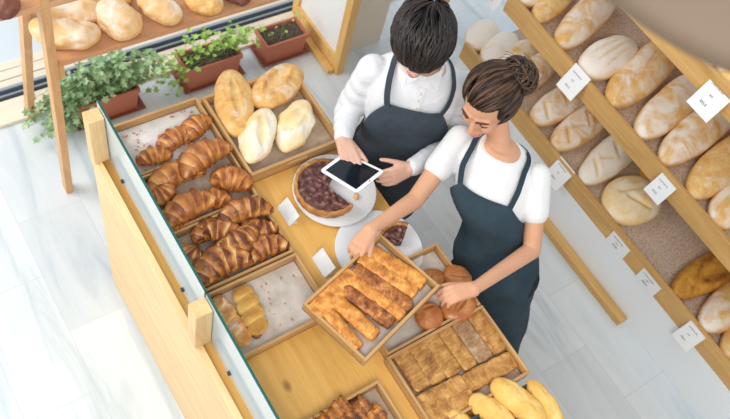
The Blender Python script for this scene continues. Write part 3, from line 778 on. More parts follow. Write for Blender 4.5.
# ================================================================== PLANTERS
def planter(x0, x1, y0, y1, h, label, leaves, seed, trail=0, mat='ivy_leaf', lsz=.035, lift=.10):
    cx, cy = (x0+x1)/2, (y0+y1)/2; a, b = (x1-x0)/2, (y1-y0)/2
    t = empty('window_box_planter', (cx, cy, 0), label=label, cat='planter'); r = random.Random(seed)
    def rect(a, b, z): return [Vector((sx*a, sy*b, z)) for sx, sy in ((-1, -1), (1, -1), (1, 1), (-1, 1))]
    obj('saucer', MB().loft([rect(a-.0, b-.0, 0), rect(a+.02, b+.015, .018), rect(a+.012, b+.007, .018), rect(a-.005, b-.005, .006)]), 'terracotta_dark', t)
    k = .86
    obj('box', MB().loft([rect(a*k, b*k, .0065), rect(a-.008, b-.008, h-.03), rect(a, b, h-.03), rect(a, b, h), rect(a-.012, b-.012, h), rect(a-.016, b-.016, h-.035)]), 'terracotta', t, bevel=.002)
    m = MB(); n = 16; vs = [(-(a-.017)+2*(a-.017)*i/n, -(b-.017)+2*(b-.017)*j/n, h-.022+.012*noise.noise(Vector((i*.8, j*.8, seed)))) for i in range(n+1) for j in range(n+1)]
    m.add(vs, [(i*(n+1)+j, (i+1)*(n+1)+j, (i+1)*(n+1)+j+1, i*(n+1)+j+1) for i in range(n) for j in range(n)])
    obj('soil', m, 'soil', t, smooth=True)
    m = MB(); st = MB()
    shape = [(0, 0), (.42, .12), (.30, .38), (.50, .62), (.18, .66), (0, 1.0), (-.18, .66), (-.50, .62), (-.30, .38), (-.42, .12)]
    def leaf(p, s, rz, tilt):
        M = Matrix.Translation(p) @ Matrix.Rotation(rz, 4, 'Z') @ Matrix.Rotation(tilt, 4, 'X')
        vs = [M @ Vector((x*s, y*s, .12*s*abs(x))) for x, y in shape]+[M @ Vector((0, .4*s, -.05*s))]
        m.add(vs, [(i, (i+1) % 10, 10) for i in range(10)])
    for q in range(leaves):
        sx, sy = r.uniform(-a*.85, a*.85), r.uniform(-b*.7, b*.7); base = Vector((sx, sy, h-.02))
        dirn = Vector((r.uniform(-1, 1), r.uniform(-1, 1), 0)); L = r.uniform(.04, .16)
        tip = base+dirn*L*.6+Vector((0, 0, r.uniform(.03, lift)))
        if trail and r.random() < trail:
            tip = Vector((-a-r.uniform(.0, .24), r.uniform(-b*1.6, b*.8), r.uniform(.02, h+.06)))
        elif trail and r.random() < trail*.8:
            tip = Vector((a*.4+r.uniform(.0, .26), r.uniform(-b*1.1, b*.6), h+r.uniform(.0, .16)))
        mid = (base+tip)/2+Vector((0, 0, .05))
        pts = [base, base.lerp(mid, .6), mid, mid.lerp(tip, .5)+Vector((0, 0, .012)), tip]
        st.tube(pts, .0012, 4)
        for e in range(5 if lsz > .02 else 2):
            p = pts[2].lerp(pts[4], r.random()); leaf(p+Vector((r.gauss(0, .015), r.gauss(0, .015), r.gauss(0, .01))), lsz*r.uniform(.6, 1.25), r.uniform(0, 2*pi), r.uniform(-.7, .9))
    obj('stems', st, 'stem_green', t)
    obj('foliage', m, mat, t)
    return t
planter(.66, .99, 2.55, 2.70, .17, 'terracotta box overflowing with trailing ivy beside the ladder shelf leg', 210, 5, trail=.42, lift=.2, lsz=.038)
planter(1.25, 1.58, 2.55, 2.70, .17, 'middle terracotta box with light green seedlings', 42, 6, lift=.16, lsz=.034, mat='young_leaf', trail=.4)
planter(1.73, 2.00, 2.55, 2.70, .16, 'terracotta box of nearly bare soil near the wooden door', 10, 7, lift=.16, lsz=.018, mat='young_leaf')
# loose ivy stems reaching along the window
# ================================================================== PENDANT LAMP
lc = at(742, -72, 2.95)
lp = empty('pendant_lamp', lc, label='out-of-focus beige pendant lamp hanging at the top right corner', cat='lamp')
n = 64; prof = [(r*1.55, z*1.1) for r, z in ((.02, .11), (.05, .105), (.09, .09), (.13, .06), (.155, .02), (.165, 0), (.161, 0), (.15, .018), (.125, .055), (.085, .083), (.05, .098), (.018, .104))]
obj('lamp_shade', MB().loft([[Vector((cos(2*pi*j/n)*r, sin(2*pi*j/n)*r, z)) for j in range(n)] for r, z in prof]), 'lamp_shade_mat', lp, smooth=True)
obj('lamp_cap', MB().loft([[Vector((cos(2*pi*j/n)*r, sin(2*pi*j/n)*r, z)) for j in range(n)] for r, z in ((.040, .116), (.038, .124), (.030, .17), (.008, .185))]), 'lamp_brass', lp, smooth=True)
obj('lamp_cord', MB().tube([(0, 0, .17), (0, 0, 1.2), (0, 0, 2.2)], .003, 8), 'ink', lp)
obj('light_bulb', MB().ell((0, 0, .05), (.028, .028, .035)), 'card_white', lp, smooth=True)

#PEOPLE
# ================================================================== PEOPLE
def V(*a): return Vector(a)
def baked(name, mb, mat, parent, voxel, smooth=4, factor=.5, **k):
    """union the overlapping closed shapes of a builder into one continuous smooth surface"""
    me = mb.mesh(name+'_raw', mat); o = bpy.data.objects.new(name+'_raw', me); COL.objects.link(o)
    r = o.modifiers.new('r', 'REMESH'); r.mode = 'VOXEL'; r.voxel_size = voxel; r.use_smooth_shade = True
    s = o.modifiers.new('s', 'SMOOTH'); s.factor = factor; s.iterations = smooth
    bpy.context.view_layer.update()
    dg = bpy.context.evaluated_depsgraph_get(); nm = bpy.data.meshes.new_from_object(o.evaluated_get(dg))
    bpy.data.objects.remove(o)
    nm.name = name; nm.materials.clear(); nm.materials.append(MATS[mat])
    if parent:
        q = parent; base = Vector()
        while q: base += q.location; q = q.parent
        nm.transform(Matrix.Translation(-base))
    nm.polygons.foreach_set('use_smooth', [True]*len(nm.polygons))
    x = bpy.data.objects.new(name, nm); COL.objects.link(x)
    if parent: x.parent = parent
    return props(x, **k)
class Fr:   # head / hand frame
    def __init__(s, o, f, u):
        s.o = Vector(o); s.f = Vector(f).normalized(); s.l = Vector(u).cross(s.f).normalized(); s.u = s.f.cross(s.l)
        s.M = Matrix((s.f, s.l, s.u)).transposed()
    def __call__(s, f, l, u): return s.o+s.f*f+s.l*l+s.u*u
def ring(c, L, F, a, b, p=2.4, n=32, t0=0, t1=None):
    out = []
    for j in range(n):
        th = 2*pi*j/n if t1 is None else t0+(t1-t0)*j/(n-1)
        cx, sx = cos(th), sin(th)
        x = (abs(cx)**(2/p))*(1 if cx > 0 else -1); y = (abs(sx)**(2/p))*(1 if sx > 0 else -1)
        out.append(c+F*x*b+L*y*a)
    return out
def interp(st, s):
    i = min(int(s), len(st)-2); t = s-i; p0 = st[max(i-1, 0)]; p1 = st[i]; p2 = st[i+1]; p3 = st[min(i+2, len(st)-1)]
    def cr(a, b, c, d): return .5*((2*b)+(c-a)*t+(2*a-5*b+4*c-d)*t*t+(3*b-a-3*c+d)*t**3)
    return cr(p0[0], p1[0], p2[0], p3[0]), cr(p0[1], p1[1], p2[1], p3[1]), cr(p0[2], p1[2], p2[2], p3[2])
def torso(mb, st, L, F, inf=0, s0=0, s1=None, n=28):
    s1 = s1 if s1 is not None else len(st)-1.0001
    rings = []
    for k in range(n+1):
        c, a, b = interp(st, s0+(s1-s0)*k/n); rings.append(ring(c, L, F, a+inf, b+inf))
    mb.loft(rings)
def hand(mb, wrist, d, n, thumb, curls, thumb_curl=.3, sc=1., spread=.10, tdir=(.55, .75, .3)):
    """d: wrist to fingers, n: out of the palm, thumb: towards the thumb side"""
    d = Vector(d).normalized(); n = Vector(n); n = (n-d*n.dot(d)).normalized(); t = Vector(thumb); t = (t-d*t.dot(d)-n*t.dot(n)).normalized()
    W = Vector(wrist); k = sc
    for q, r in ((-.022, .0135), (-.007, .0145), (.009, .0145), (.024, .0135)):
        mb.cap(W+t*q*.7*k, W+d*.078*k+t*q*1.15*k, .017*k, r*k, 12)
    mb.cap(W+d*.015*k+t*.018*k+n*.006*k, W+d*.05*k+t*.028*k+n*.010*k, .015*k, .014*k, 12)
    for q, ln, c, in zip((.032, .011, -.011, -.031), (.074, .082, .076, .060), curls):
        base = W+d*(.082-.10*abs(q-.005))*k+t*q*k; dd = (d+t*q*spread*30*.3).normalized(); p = base; ax = dd.cross(n).normalized()
        for frac, r0, r1, m in ((.45, .0098, .0088, .8), (.30, .0088, .0080, 1.1), (.25, .0080, .0068, .8)):
            dd = Matrix.Rotation(c*m, 3, ax) @ dd; e = p+dd*ln*frac*k; mb.cap(p, e, r0*k, r1*k, 10); p = e
    base = W+d*.022*k+t*.024*k+n*.004*k; dd = (d*tdir[0]+t*tdir[1]+n*tdir[2]).normalized(); p = base
    for ln, r0, r1, c in ((.040, .0145, .0115, 0), (.034, .0112, .0098, 1), (.027, .0098, .0080, 1)):
        if c:
            ax = dd.cross((d*.8+n*.5).normalized()); 
            if ax.length > .01: dd = Matrix.Rotation(thumb_curl, 3, ax.normalized()) @ dd
        e = p+dd*ln*k; mb.cap(p, e, r0*k, r1*k, 10); p = e
def head(mb, H, sc=1., fem=False):
    k = sc; M = H.M
    mb.ell(H(-.008*k, 0, .022*k), (.096*k, .076*k, .092*k), M)          # skull
    mb.ell(H(.028*k, 0, -.022*k), (.062*k, .062*k, .080*k), M)          # face
    mb.ell(H(.040*k, 0, -.072*k), (.044*k, .040*k if fem else .046*k, .034*k), M)   # jaw
    mb.ell(H(.074*k, 0, -.094*k), (.016*k, .018*k, .014*k), M)          # chin
    mb.cap(H(.086*k, 0, .004*k), H(.106*k, 0, -.032*k), .0085*k, .0125*k, 10)   # nose
    for s in (-1, 1):
        mb.ell(H(.100*k, s*.010*k, -.036*k), (.009*k, .008*k, .007*k), M)        # nostril wings
        mb.cap(H(.088*k, s*.012*k, .024*k), H(.074*k, s*.048*k, .022*k), .0085*k, .0085*k, 10)   # brow
        mb.ell(H(.066*k, s*.036*k, -.026*k), (.024*k, .022*k, .022*k), M)        # cheek
        mb.ell(H(-.004*k, s*.078*k, -.008*k), (.016*k, .007*k, .030*k), M)       # ear
        mb.ell(H(.008*k, s*.080*k, .008*k), (.014*k, .008*k, .014*k), M)
    mb.ell(H(.086*k, 0, -.060*k), (.016*k, .024*k, .009*k), M); mb.ell(H(.084*k, 0, -.071*k), (.015*k, .020*k, .008*k), M)
def face_parts(P, H, k=1., fem=False, hairmat='hair_black'):
    for s in (-1, 1):
        e = obj('eye', MB().ell(H(.072*k, s*.031*k, .002*k), (.0135*k, .0135*k, .0115*k), H.M, 16, 10), 'eye_white', P, smooth=True, world=True)
        obj('iris', MB().ell(H(.0815*k, s*.031*k, -.001*k), (.005*k, .0065*k, .0065*k), H.M, 12, 8), 'eye_dark', e, smooth=True, world=True)
        obj('eyelid', MB().ell(H(.0715*k, s*.031*k, .0055*k), (.0155*k, .0165*k, .0105*k), H.M, 16, 10), 'skin_woman' if fem else 'skin_man', P, smooth=True, world=True)
        obj('eyelash', MB().tube([H(.082*k, s*.018*k, -.002*k), H(.0885*k, s*.031*k, -.004*k), H(.079*k, s*.046*k, -.002*k)], .0014*k, 6), 'eye_dark', P, world=True)
        obj('eyebrow', MB().tube([H(.0965*k, s*.014*k, .027*k), H(.092*k, s*.034*k, .032*k), H(.077*k, s*.052*k, .026*k)], [.003*k, .0042*k, .002*k], 8), hairmat, P, smooth=True, world=True)
    m = MB(); pts = [(-.024, .0895, -.060), (-.012, .100, -.0625), (0, .1025, -.0635), (.012, .100, -.0625), (.024, .0895, -.060)]
    m.tube([H(f*k, l*k, u*k) for l, f, u in pts], [.002*k, .005*k, .0052*k, .005*k, .002*k], 8)
    m.tube([H((f-.002)*k, l*.9*k, (u-.0085)*k) for l, f, u in pts], [.002*k, .0052*k, .006*k, .0052*k, .002*k], 8)
    obj('lips', m, 'lip', P, smooth=True, world=True)
def strands(mb, H, cen, rad, flow, starts, steps, seglen, width, seed, wave=.0, lift=.004):
    """locks of hair that follow the head: cen, rad in the head frame"""
    r = random.Random(seed); cen = Vector(cen); rad = Vector(rad)
    def proj(p, h):
        q = p-cen; s = sqrt((q.x/rad.x)**2+(q.y/rad.y)**2+(q.z/rad.z)**2); return cen+q/s*(1+h)
    for i in range(starts[0]):
        p = starts[1](r); p = proj(Vector(p), 0); ph = r.uniform(0, 6.28); h0 = r.uniform(-.02, .05); pts = [];
        N = r.randint(max(3, steps-3), steps)
        for k in range(N):
            t = k/(N-1); q = proj(p, h0+.05*sin(t*pi)*r.uniform(.6, 1.)); pts.append(H(q.x, q.y, q.z))
            fl = flow(p); nrm = Vector(((p.x-cen.x)/rad.x**2, (p.y-cen.y)/rad.y**2, (p.z-cen.z)/rad.z**2)).normalized()
            fl = (fl-nrm*fl.dot(nrm)).normalized(); side = nrm.cross(fl)
            p = proj(p+(fl+side*wave*sin(ph+t*5))*seglen, 0)
        w0 = width*r.uniform(.6, 1.3); tn = r.uniform(0, 1)**1.6
        mb.tube(pts, [w0*(sin(pi*min(1, (k+.6)/N))**.6+.08) for k in range(N)], 6, tone=tn)

# ------------------------------------------------------------------ man
F = V(-.60, -.80, 0).normalized(); L = V(0, 0, 1).cross(F)*1.0
man = empty('person', (1.60, 1.34, 0), label='man with short dark hair in white shirt and dark apron holding a tablet', cat='person')
stM = [(V(1.585, 1.325, .80), .140, .098), (V(1.58, 1.32, .93), .150, .108), (V(1.545, 1.29, 1.08), .138, .102), (V(1.525, 1.285, 1.27), .160, .112),
       (V(1.525, 1.285, 1.375), .160, .096), (V(1.53, 1.285, 1.43), .110, .072), (V(1.525, 1.28, 1.465), .066, .058)]
shR = V(1.525, 1.285, 1.385)-L*.165; shL = V(1.525, 1.285, 1.385)+L*.165
elR = at(349, 108, 1.12); wrR = at(343, 139, 1.175)
elL = at(458, 142, 1.12); wrL = at(411, 168, 1.145)
Hm = Fr(at(421, 41, 1.585), F*.92+V(0, 0, -.36), V(0, 0, 1))
b = MB(); torso(b, stM, L, F, 0)
head(b, Hm, 1.0)
b.cap(V(1.53, 1.285, 1.42), Hm(-.03, 0, -.05), .058, .055)
for s, e, q in ((shR, elR, wrR), (shL, elL, wrL)):
    b.cap(s, e, .050, .040); b.cap(e, q, .040, .027)
for sg in (-1, 1):
    hp = V(1.59, 1.33, .88)+L*.085*sg; kn = V(1.59, 1.33, .47)+L*.095*sg+F*.01; an = V(1.615, 1.35, .09)+L*.10*sg
    b.cap(hp, kn, .082, .055); b.cap(kn, an, .055, .038); b.cap(an-F*.02-V(0, 0, .045), an+F*.12-V(0, 0, .055), .034, .028)
# right hand pinches the near-left corner of the tablet, left hand holds the right edge
TBZ = 1.165
dR = (at(352, 166, TBZ)-wrR); hand(b, wrR, dR, V(0, 0, -1)+L*.3, L*1, (.30, .38, .45, .5), .10, .92, tdir=(.85, .40, .05))
dL = (at(372, 186, TBZ-.05)-wrL); tL = V(.45, .45, .75); hand(b, wrL, dL, dL.cross(tL), tL, (.35, .4, .4, .45), .15, .92, tdir=(.75, .62, .1))
baked('body', b, 'skin_man', man, .0045, 3, .4)
face_parts(man, Hm, 1.0)
# shirt
c = MB(); torso(c, stM, L, F, .014, .6, 5.6)
for s, e, q in ((shR, elR, wrR), (shL, elL, wrL)):
    c.cap(s+V(0, 0, -.005), e, .058, .050); c.cap(e, q-(q-e).normalized()*.012, .050, .035)
    d = (q-e).normalized(); 
    for k in range(7):     # sleeve folds
        p = e.lerp(q, .05+.12*k); c.cap(p+V(.004*(-1)**k, .003, 0), p+d*.012, .053-.0026*k, .050-.0026*k)
        p = s.lerp(e, .15+.12*k); c.cap(p+V(.004*(-1)**k, -.003, 0), p+(e-s).normalized()*.010, .0575, .0545)
for k in range(9):          # collar
    a = -.9*pi+1.8*pi*k/9; 
baked('shirt', c, 'shirt_white', man, .006, 3, .5)
c = MB(); cc = V(1.522, 1.277, 1.462)
n = 40; rr_ = []
for rad_, zz in ((.066, -.012), (.072, -.004), (.066, .030), (.060, .030), (.062, -.005)):
    rr_.append([cc+F*cos(a)*rad_*.95+L*sin(a)*rad_+V(0, 0, zz-.022*max(0, cos(a))**2) for a in [.16+(2*pi-.32)*j/(n-1) for j in range(n)]])
c.loft(rr_, cap=False)
obj('collar', c, 'shirt_white', man, smooth=True, world=True)
pk = MB()
pts_ = []
for s_ in (3.0, 3.4, 3.8, 4.2, 4.6, 5.0):
    c_, a_, b_ = interp(stM, s_); pts_.append(c_+F*(b_+.0165))
pk.loft([[p_+L*.014-F*.002, p_+L*.014+F*.002, p_-L*.014+F*.002, p_-L*.014-F*.002] for p_ in pts_])
pl_ = obj('placket', pk, 'shirt_white', man, world=True)
for i_ in (1, 2, 3, 4): obj('button', MB().ell(pts_[i_]+F*.003, (.005, .005, .005)), 'wall_beige', pl_, smooth=True, world=True)
for sg in (-1, 1):
    m = MB(); q0 = cc+F*.064+L*sg*.010+V(0, 0, .004); q1 = cc+F*.030+L*sg*.062+V(0, 0, .026); q2 = cc+F*.088+L*sg*.055+V(0, 0, -.022)
    m.add([q0, q1, q2, q0+V(0, 0, .003), q1+V(0, 0, .003), q2+V(0, 0, .003)], [(0, 1, 2), (3, 4, 5), (0, 1, 4, 3), (1, 2, 5, 4), (2, 0, 3, 5)]); obj('collar_flap', m, 'shirt_white', man, world=True)
c = MB()
for sg in (-1, 1):
    hp = V(1.59, 1.33, .88)+L*.085*sg; kn = V(1.59, 1.33, .47)+L*.095*sg+F*.01; an = V(1.615, 1.35, .10)+L*.10*sg
    c.cap(hp, kn, .098, .072); c.cap(kn, an-V(0, 0, .02), .072, .056)
torso(c, stM, L, F, .017, 0, 1.8)
baked('trousers', c, 'trousers', man, .009, 3)
for sg in (-1, 1):
    an = V(1.615, 1.35, .045)+L*.10*sg; m = MB(); m.cap(an-F*.04, an+F*.14-V(0, 0, .010), .044, .034)
    for v in m.v: v.z = max(v.z, .001)
    obj('shoe', m, 'shoe', man, smooth=True, world=True)
def apron(P, st, L, F, mat, top, bib, hipw, extra, straps, neck, pocket=True, wr=0):
    """extra: stations below the hips continuing the skirt; top: station where the bib starts"""
    full = extra+st; off = len(extra); n = 40; m = MB(); cols = 30; vs = []
    s1 = top+off
    for k in range(n+1):
        s = s1*k/n; c_, a, b_ = interp(full, s)
        u = s/s1
        hw = hipw if s < off+1.9 else hipw+(bib-hipw)*min(1, (s-off-1.9)/(s1-off-1.9))**.8
        for j in range(cols+1):
            th = -hw+2*hw*j/cols; fl = 1+(wr*sin(th*7+s)*max(0, 1-u*1.4))
            cx, sx = cos(th), sin(th); p = 2.4
            x = abs(cx)**(2/p)*(1 if cx > 0 else -1); y = abs(sx)**(2/p)*(1 if sx > 0 else -1)
            nn = noise.noise(Vector((th*2.2, s*1.6, 3)))*.006
            vs.append(c_+F*x*(b_+.030+nn)*fl+L*y*(a+.028+nn)*fl)
    fs = [(k*(cols+1)+j, k*(cols+1)+j+1, (k+1)*(cols+1)+j+1, (k+1)*(cols+1)+j) for k in range(n) for j in range(cols)]
    m.add(vs, fs); o = obj('apron', m, mat, P, smooth=True, world=True)
    so = o.modifiers.new('thick', 'SOLIDIFY'); so.thickness = .004
    iL = n*(cols+1); cl, cr_ = m.v[iL].copy()+P.location, m.v[iL+cols].copy()+P.location
    q = P.location
    for corner, sg in ((cl, -1), (cr_, 1)):
        pts = [corner+V(0, 0, -.012)]+[p for p in straps(sg)]
        rs = MB(); dense = []
        for i in range(len(pts)-1):
            for t in range(6):
                p0 = pts[max(i-1, 0)]; p1 = pts[i]; p2 = pts[i+1]; p3 = pts[min(i+2, len(pts)-1)]; t_ = t/6
                dense.append(.5*((2*p1)+(p2-p0)*t_+(2*p0-5*p1+4*p2-p3)*t_*t_+(3*p1-p0-3*p2+p3)*t_**3))
        dense.append(pts[-1]); vs = []; W2 = .013
        for i, p in enumerate(dense):
            d = (dense[min(i+1, len(dense)-1)]-dense[max(i-1, 0)]).normalized(); up = (p-neck); up = (up-d*up.dot(d)).normalized(); sd = d.cross(up)
            vs.append([p+sd*W2-up*.0015, p+sd*W2+up*.0015, p-sd*W2+up*.0015, p-sd*W2-up*.0015])
        rs.loft(vs); obj('strap', rs, mat, o, world=True)
    return o
def tstrap(st, L, F, pts):    # (station, angle, inflate)
    out = []
    for s, th, inf in pts:
        c_, a, b_ = interp(st, s); x, y = cos(th), sin(th); p = 2.4
        out.append(c_+F*(abs(x)**(2/p)*(1 if x > 0 else -1))*(b_+inf)+L*(abs(y)**(2/p)*(1 if y > 0 else -1))*(a+inf))
    return out
ap = apron(man, stM, L, F, 'apron_blue', 3.75, .46, 1.45, [(V(1.60, 1.34, .48), .160, .120)],
      lambda sg: tstrap(stM, L, F, [(4.2, sg*.55, .034), (4.8, sg*.80, .030), (5.3, sg*1.15, .026), (5.6, sg*1.8, .022), (5.45, sg*2.5, .022), (5.3, sg*3.05, .022)]), V(1.53, 1.285, 1.36))
# hair
hr = MB()
hr.ell(Hm(-.020, 0, .045), (.098, .086, .084), Hm.M); hr.ell(Hm(-.045, 0, .0), (.070, .078, .075), Hm.M)
hr.ell(Hm(.040, 0, .078), (.048, .064, .034), Hm.M); hr.ell(Hm(.068, -.012, .066), (.024, .048, .022), Hm.M)
for s in (-1, 1): hr.ell(Hm(.015, s*.070, .030), (.030, .018, .038), Hm.M)
hair = baked('hair', hr, 'hair_black', man, .005, 6)
hs = MB()
def flowM(p):
    v = p-Vector((-.06, .01, .13)); return Vector((v.x+.05, v.y*.8, v.z*.6-.02))
def startM(r):
    while True:
        a, h = r.uniform(-pi, pi), r.uniform(-.25, 1)
        w_ = sqrt(1-h*h); p = Vector((cos(a)*.11*w_-.010, sin(a)*.095*w_, h*.10+.038))
        if p.x < .02 or h > .38: return p
strands(hs, Hm, (-.010, 0, .038), (.122, .098, .106), flowM, (620, startM), 10, .013, .0042, 3, wave=.3)
obj('hair_locks', hs, 'hair_black', hair, smooth=True, world=True)
# tablet
tA, tB, tC_, tD = at(320, 170, TBZ), at(345, 152, TBZ), at(385, 171, TBZ), at(357, 193, TBZ)
def quad_slab(cs, z0, z1, ins=0):
    ce = sum(cs, V(0, 0, 0))/4; q = [ce+(p-ce)*(1-ins) for p in cs]
    m = MB(); R0 = .09; ring_ = []
    for i in range(4):
        p, a, b_ = q[i], q[i-1], q[(i+1) % 4]
        for t in range(5):
            w_ = t/4; ring_.append(p+(a-p)*R0*(1-w_)**2*(1 if ins == 0 else .2)+(b_-p)*R0*w_**2*(1 if ins == 0 else .2))
    return m.loft([[V(p.x, p.y, z0) for p in ring_], [V(p.x, p.y, z1) for p in ring_]])
tl_ = empty('tablet', (tA+tC_)/2, label='white tablet with black screen held by the man above the tart', cat='tablet')
obj('tablet_case', quad_slab([tA, tB, tC_, tD], TBZ-.007, TBZ), 'tablet_white', tl_, world=True, bevel=.0015)
obj('screen', quad_slab([tA, tB, tC_, tD], TBZ, TBZ+.0006, .17), 'tablet_screen', tl_, world=True)
bp = tC_.lerp(tD, .5).lerp(tA.lerp(tB, .5), .045)
obj('home_button', MB().tube([V(bp.x, bp.y, TBZ), V(bp.x, bp.y, TBZ+.0007)], .0035, 16), 'tablet_edge', tl_, world=True)

# ------------------------------------------------------------------ woman
F2 = V(-.84, -.54, 0).normalized(); L2 = V(0, 0, 1).cross(F2)
wom = empty('person', (1.70, .64, 0), label='woman with brown hair in a bun wearing a dark apron, holding the strudel tray', cat='person')
stW = [(V(1.665, .675, .80), .140, .110), (V(1.65, .705, .90), .145, .110), (V(1.645, .765, 1.05), .112, .090), (V(1.63, .85, 1.18), .132, .122),
       (V(1.645, .90, 1.285), .135, .085), (V(1.65, .91, 1.325), .090, .062), (V(1.65, .92, 1.36), .050, .048)]
wsR = at(459, 140, 1.285); wsL = at(537, 178, 1.285)
weR = at(415, 200, 1.16); wwR = at(371, 229, 1.165)
weL = at(532, 250, 1.10); wwL = at(474, 289, 1.150)
Hw = Fr(at(490, 102, 1.50), V(-.90, -.34, -.36), V(-.15, .12, 1))
kW = 1.05
b = MB(); torso(b, stW, L2, F2, 0); head(b, Hw, kW, True)
b.cap(V(1.65, .92, 1.33), Hw(-.025, 0, -.045), .041, .040)
for s, e, q in ((wsR, weR, wwR), (wsL, weL, wwL)):
    b.cap(s, e, .043, .033); b.cap(e, q, .034, .022)
for sg in (-1, 1):
    hp = V(1.665, .67, .84)+L2*.078*sg; kn = V(1.70, .64, .44)+L2*.07*sg; an = V(1.715, .62, .08)+L2*.075*sg
    b.cap(hp, kn, .078, .050); b.cap(kn, an, .050, .034); b.cap(an-F2*.02-V(0, 0, .04), an+F2*.11-V(0, 0, .05), .030, .026)
# hands on the held tray
tr_out = (HT-HR).normalized()
dWR = (at(346, 262, 1.125)-wwR); hand(b, wwR, dWR, V(0, 0, -1)+V(.2, -.2, 0), V(0, 0, 1).cross(dWR), (.35, .45, .5, .55), .15, .88, tdir=(.85, .45, .15))
dWL = (at(438, 297, 1.135)-wwL); hand(b, wwL, dWL, V(0, 0, -1)+V(-.4, 0, 0), V(-.2, 1, .3), (.35, .45, .5, .55), .15, .88, tdir=(.9, .42, .1))
baked('body', b, 'skin_woman', wom, .0045, 3, .4)
face_parts(wom, Hw, kW, True, 'hair_brown')
c = MB(); torso(c, stW, L2, F2, .012, .8, 5.5)
for sg in (-1, 1): c.ell(stW[3][0]+F2*.065+L2*sg*.058+V(0, 0, .005), (.058, .058, .058))
for s, e in ((wsR, weR), (wsL, weL)):
    q = s.lerp(e, .46); c.cap(s.lerp(e, -.02), q, .050, .052)
ts = baked('tshirt', c, 'tshirt_white', wom, .0055, 4, .5)
c = MB()
for sg in (-1, 1):
    hp = V(1.665, .67, .84)+L2*.078*sg; kn = V(1.70, .64, .44)+L2*.07*sg; an = V(1.715, .62, .08)+L2*.075*sg
    c.cap(hp, kn, .086, .062); c.cap(kn, an, .062, .046)
torso(c, stW, L2, F2, .012, 0, 1.6)
baked('trousers', c, 'trousers', wom, .009, 3)
for sg in (-1, 1):
    an = V(1.715, .62, .04)+L2*.075*sg; m = MB(); m.cap(an-F2*.04, an+F2*.13-V(0, 0, .010), .038, .030)
    for v in m.v: v.z = max(v.z, .001)
    obj('shoe', m, 'shoe', wom, smooth=True, world=True)
apron(wom, stW, L2, F2, 'apron_teal', 3.62, .55, 2.45, [(V(1.695, .625, .40), .190, .145), (V(1.67, .655, .62), .160, .128)],
      lambda sg: tstrap(stW, L2, F2, [(4.1, sg*.62, .034), (4.6, sg*.80, .028), (5.1, sg*1.15, .024), (5.2, sg*1.8, .020), (5.0, sg*2.5, .020), (4.8, sg*3.05, .020)]), V(1.655, .91, 1.24), wr=.05)
hr = MB(); k = kW
hr.ell(Hw(-.028*k, 0, .040*k), (.090*k, .084*k, .084*k), Hw.M); hr.ell(Hw(-.05*k, 0, .0), (.062*k, .072*k, .070*k), Hw.M)
hr.ell(Hw(.030*k, 0, .070*k), (.045*k, .060*k, .032*k), Hw.M)
for s in (-1, 1): hr.ell(Hw(.012*k, s*.066*k, .030*k), (.038*k, .018*k, .036*k), Hw.M)
bunc = at(518, 76, 1.60)
hr.ell(bunc, (.054, .060, .052))
hr.cap(bunc, Hw(-.06, 0, .05), .034, .05)
hair2 = baked('hair', hr, 'hair_brown', wom, .005, 6)
hs = MB(); bl = bunc-Hw.o; bq = Vector((bl.dot(Hw.f), bl.dot(Hw.l), bl.dot(Hw.u)))
def flowW(p): return bq*1.0-p
def startW(r):
    while True:
        a, h = r.uniform(-pi, pi), r.uniform(-.6, 1)
        w_ = sqrt(max(0, 1-h*h)); p = Vector((cos(a)*.105*w_-.012, sin(a)*.09*w_, h*.10+.038))
        if (p.x < .045 or h > .42) and (p.z > -.03 or p.x < -.02): return p
strands(hs, Hw, (-.012, 0, .038), (.108, .092, .102), flowW, (760, startW), 12, .011, .0034, 5, wave=.10)
r = random.Random(8)
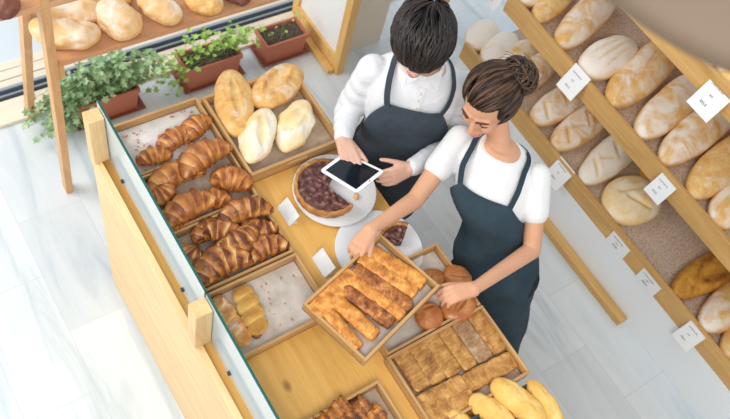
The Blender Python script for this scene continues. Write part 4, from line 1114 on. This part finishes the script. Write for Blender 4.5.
for i in range(130):     # bun coils
    ax = Vector((r.gauss(0, 1), r.gauss(0, 1), r.gauss(0, .6))).normalized(); u_ = ax.orthogonal().normalized(); v_ = ax.cross(u_)
    R_ = r.uniform(.9, 1.1); a0 = r.uniform(0, 6.28); off = r.uniform(-.5, .5); pts = []
    for q in range(12):
        a = a0+q*.22; d = (u_*cos(a)+v_*sin(a))*sqrt(1-off*off)+ax*off
        pts.append(bunc+Vector((d.x*.060, d.y*.066, d.z*.058))*R_)
    hs.tube(pts, [.0040*(sin(pi*(q+.5)/12)**.5) for q in range(12)], 6, tone=r.random()**1.4)
for i in range(14):     # loose wisps
    a = r.uniform(0, 6.28); p = bunc+V(cos(a)*.04, sin(a)*.045, .01); d = V(cos(a+.6), sin(a+.6), .3)*.012; pts = []
    for q in range(7): pts.append(p.copy()); p = p+d; d = Matrix.Rotation(.35*r.uniform(.5, 1.5), 3, 'Z') @ d
    hs.tube(pts, .0009, 5, tone=.8)
obj('hair_locks', hs, 'hair_brown', hair2, smooth=True, world=True)

# ---- repeats share a group
GR = {'croissant': 'plain croissants in the two far trays', 'filled_croissant': 'filled croissants piled in their tray', 'plaited_roll': 'plaited rolls',
      'brioche_roll': 'brioche rolls in the small tray', 'puff_strip': 'puff pastry strips in the lower right tray', 'flaky_pastry': 'flaky pastries at the bottom edge',
      'strudel': 'strudels in the held tray', 'yellow_roll': 'yellow rolls on the black tray', 'wooden_tray': 'wooden pastry trays', 'price_card': 'price cards on the bread rack',
      'window_box_planter': 'terracotta planters by the window', 'cake_board': 'round white boards', 'tart_crumb': 'tart crumbs', 'fruit_tart': 'dark fruit tarts', 'price_stand': 'clear price stands on the counter', 'round_loaf': 'loaves on the lower rack shelf'}
for o in bpy.data.objects:
    if o.parent or 'label' not in o: continue
    k = o.name.split('.')[0]; x, y, z = o.location
    if k == 'bread_loaf':
        g = ('loaves on the lower rack shelf' if z < .6 else 'loaves on the middle rack shelf' if z < 1.2 else None) if x > 2.4 else 'loaves on the ladder shelf' if y > 1.9 else 'large loaves in the deep tray'
    else: g = GR.get(k)
    if g: o['group'] = g
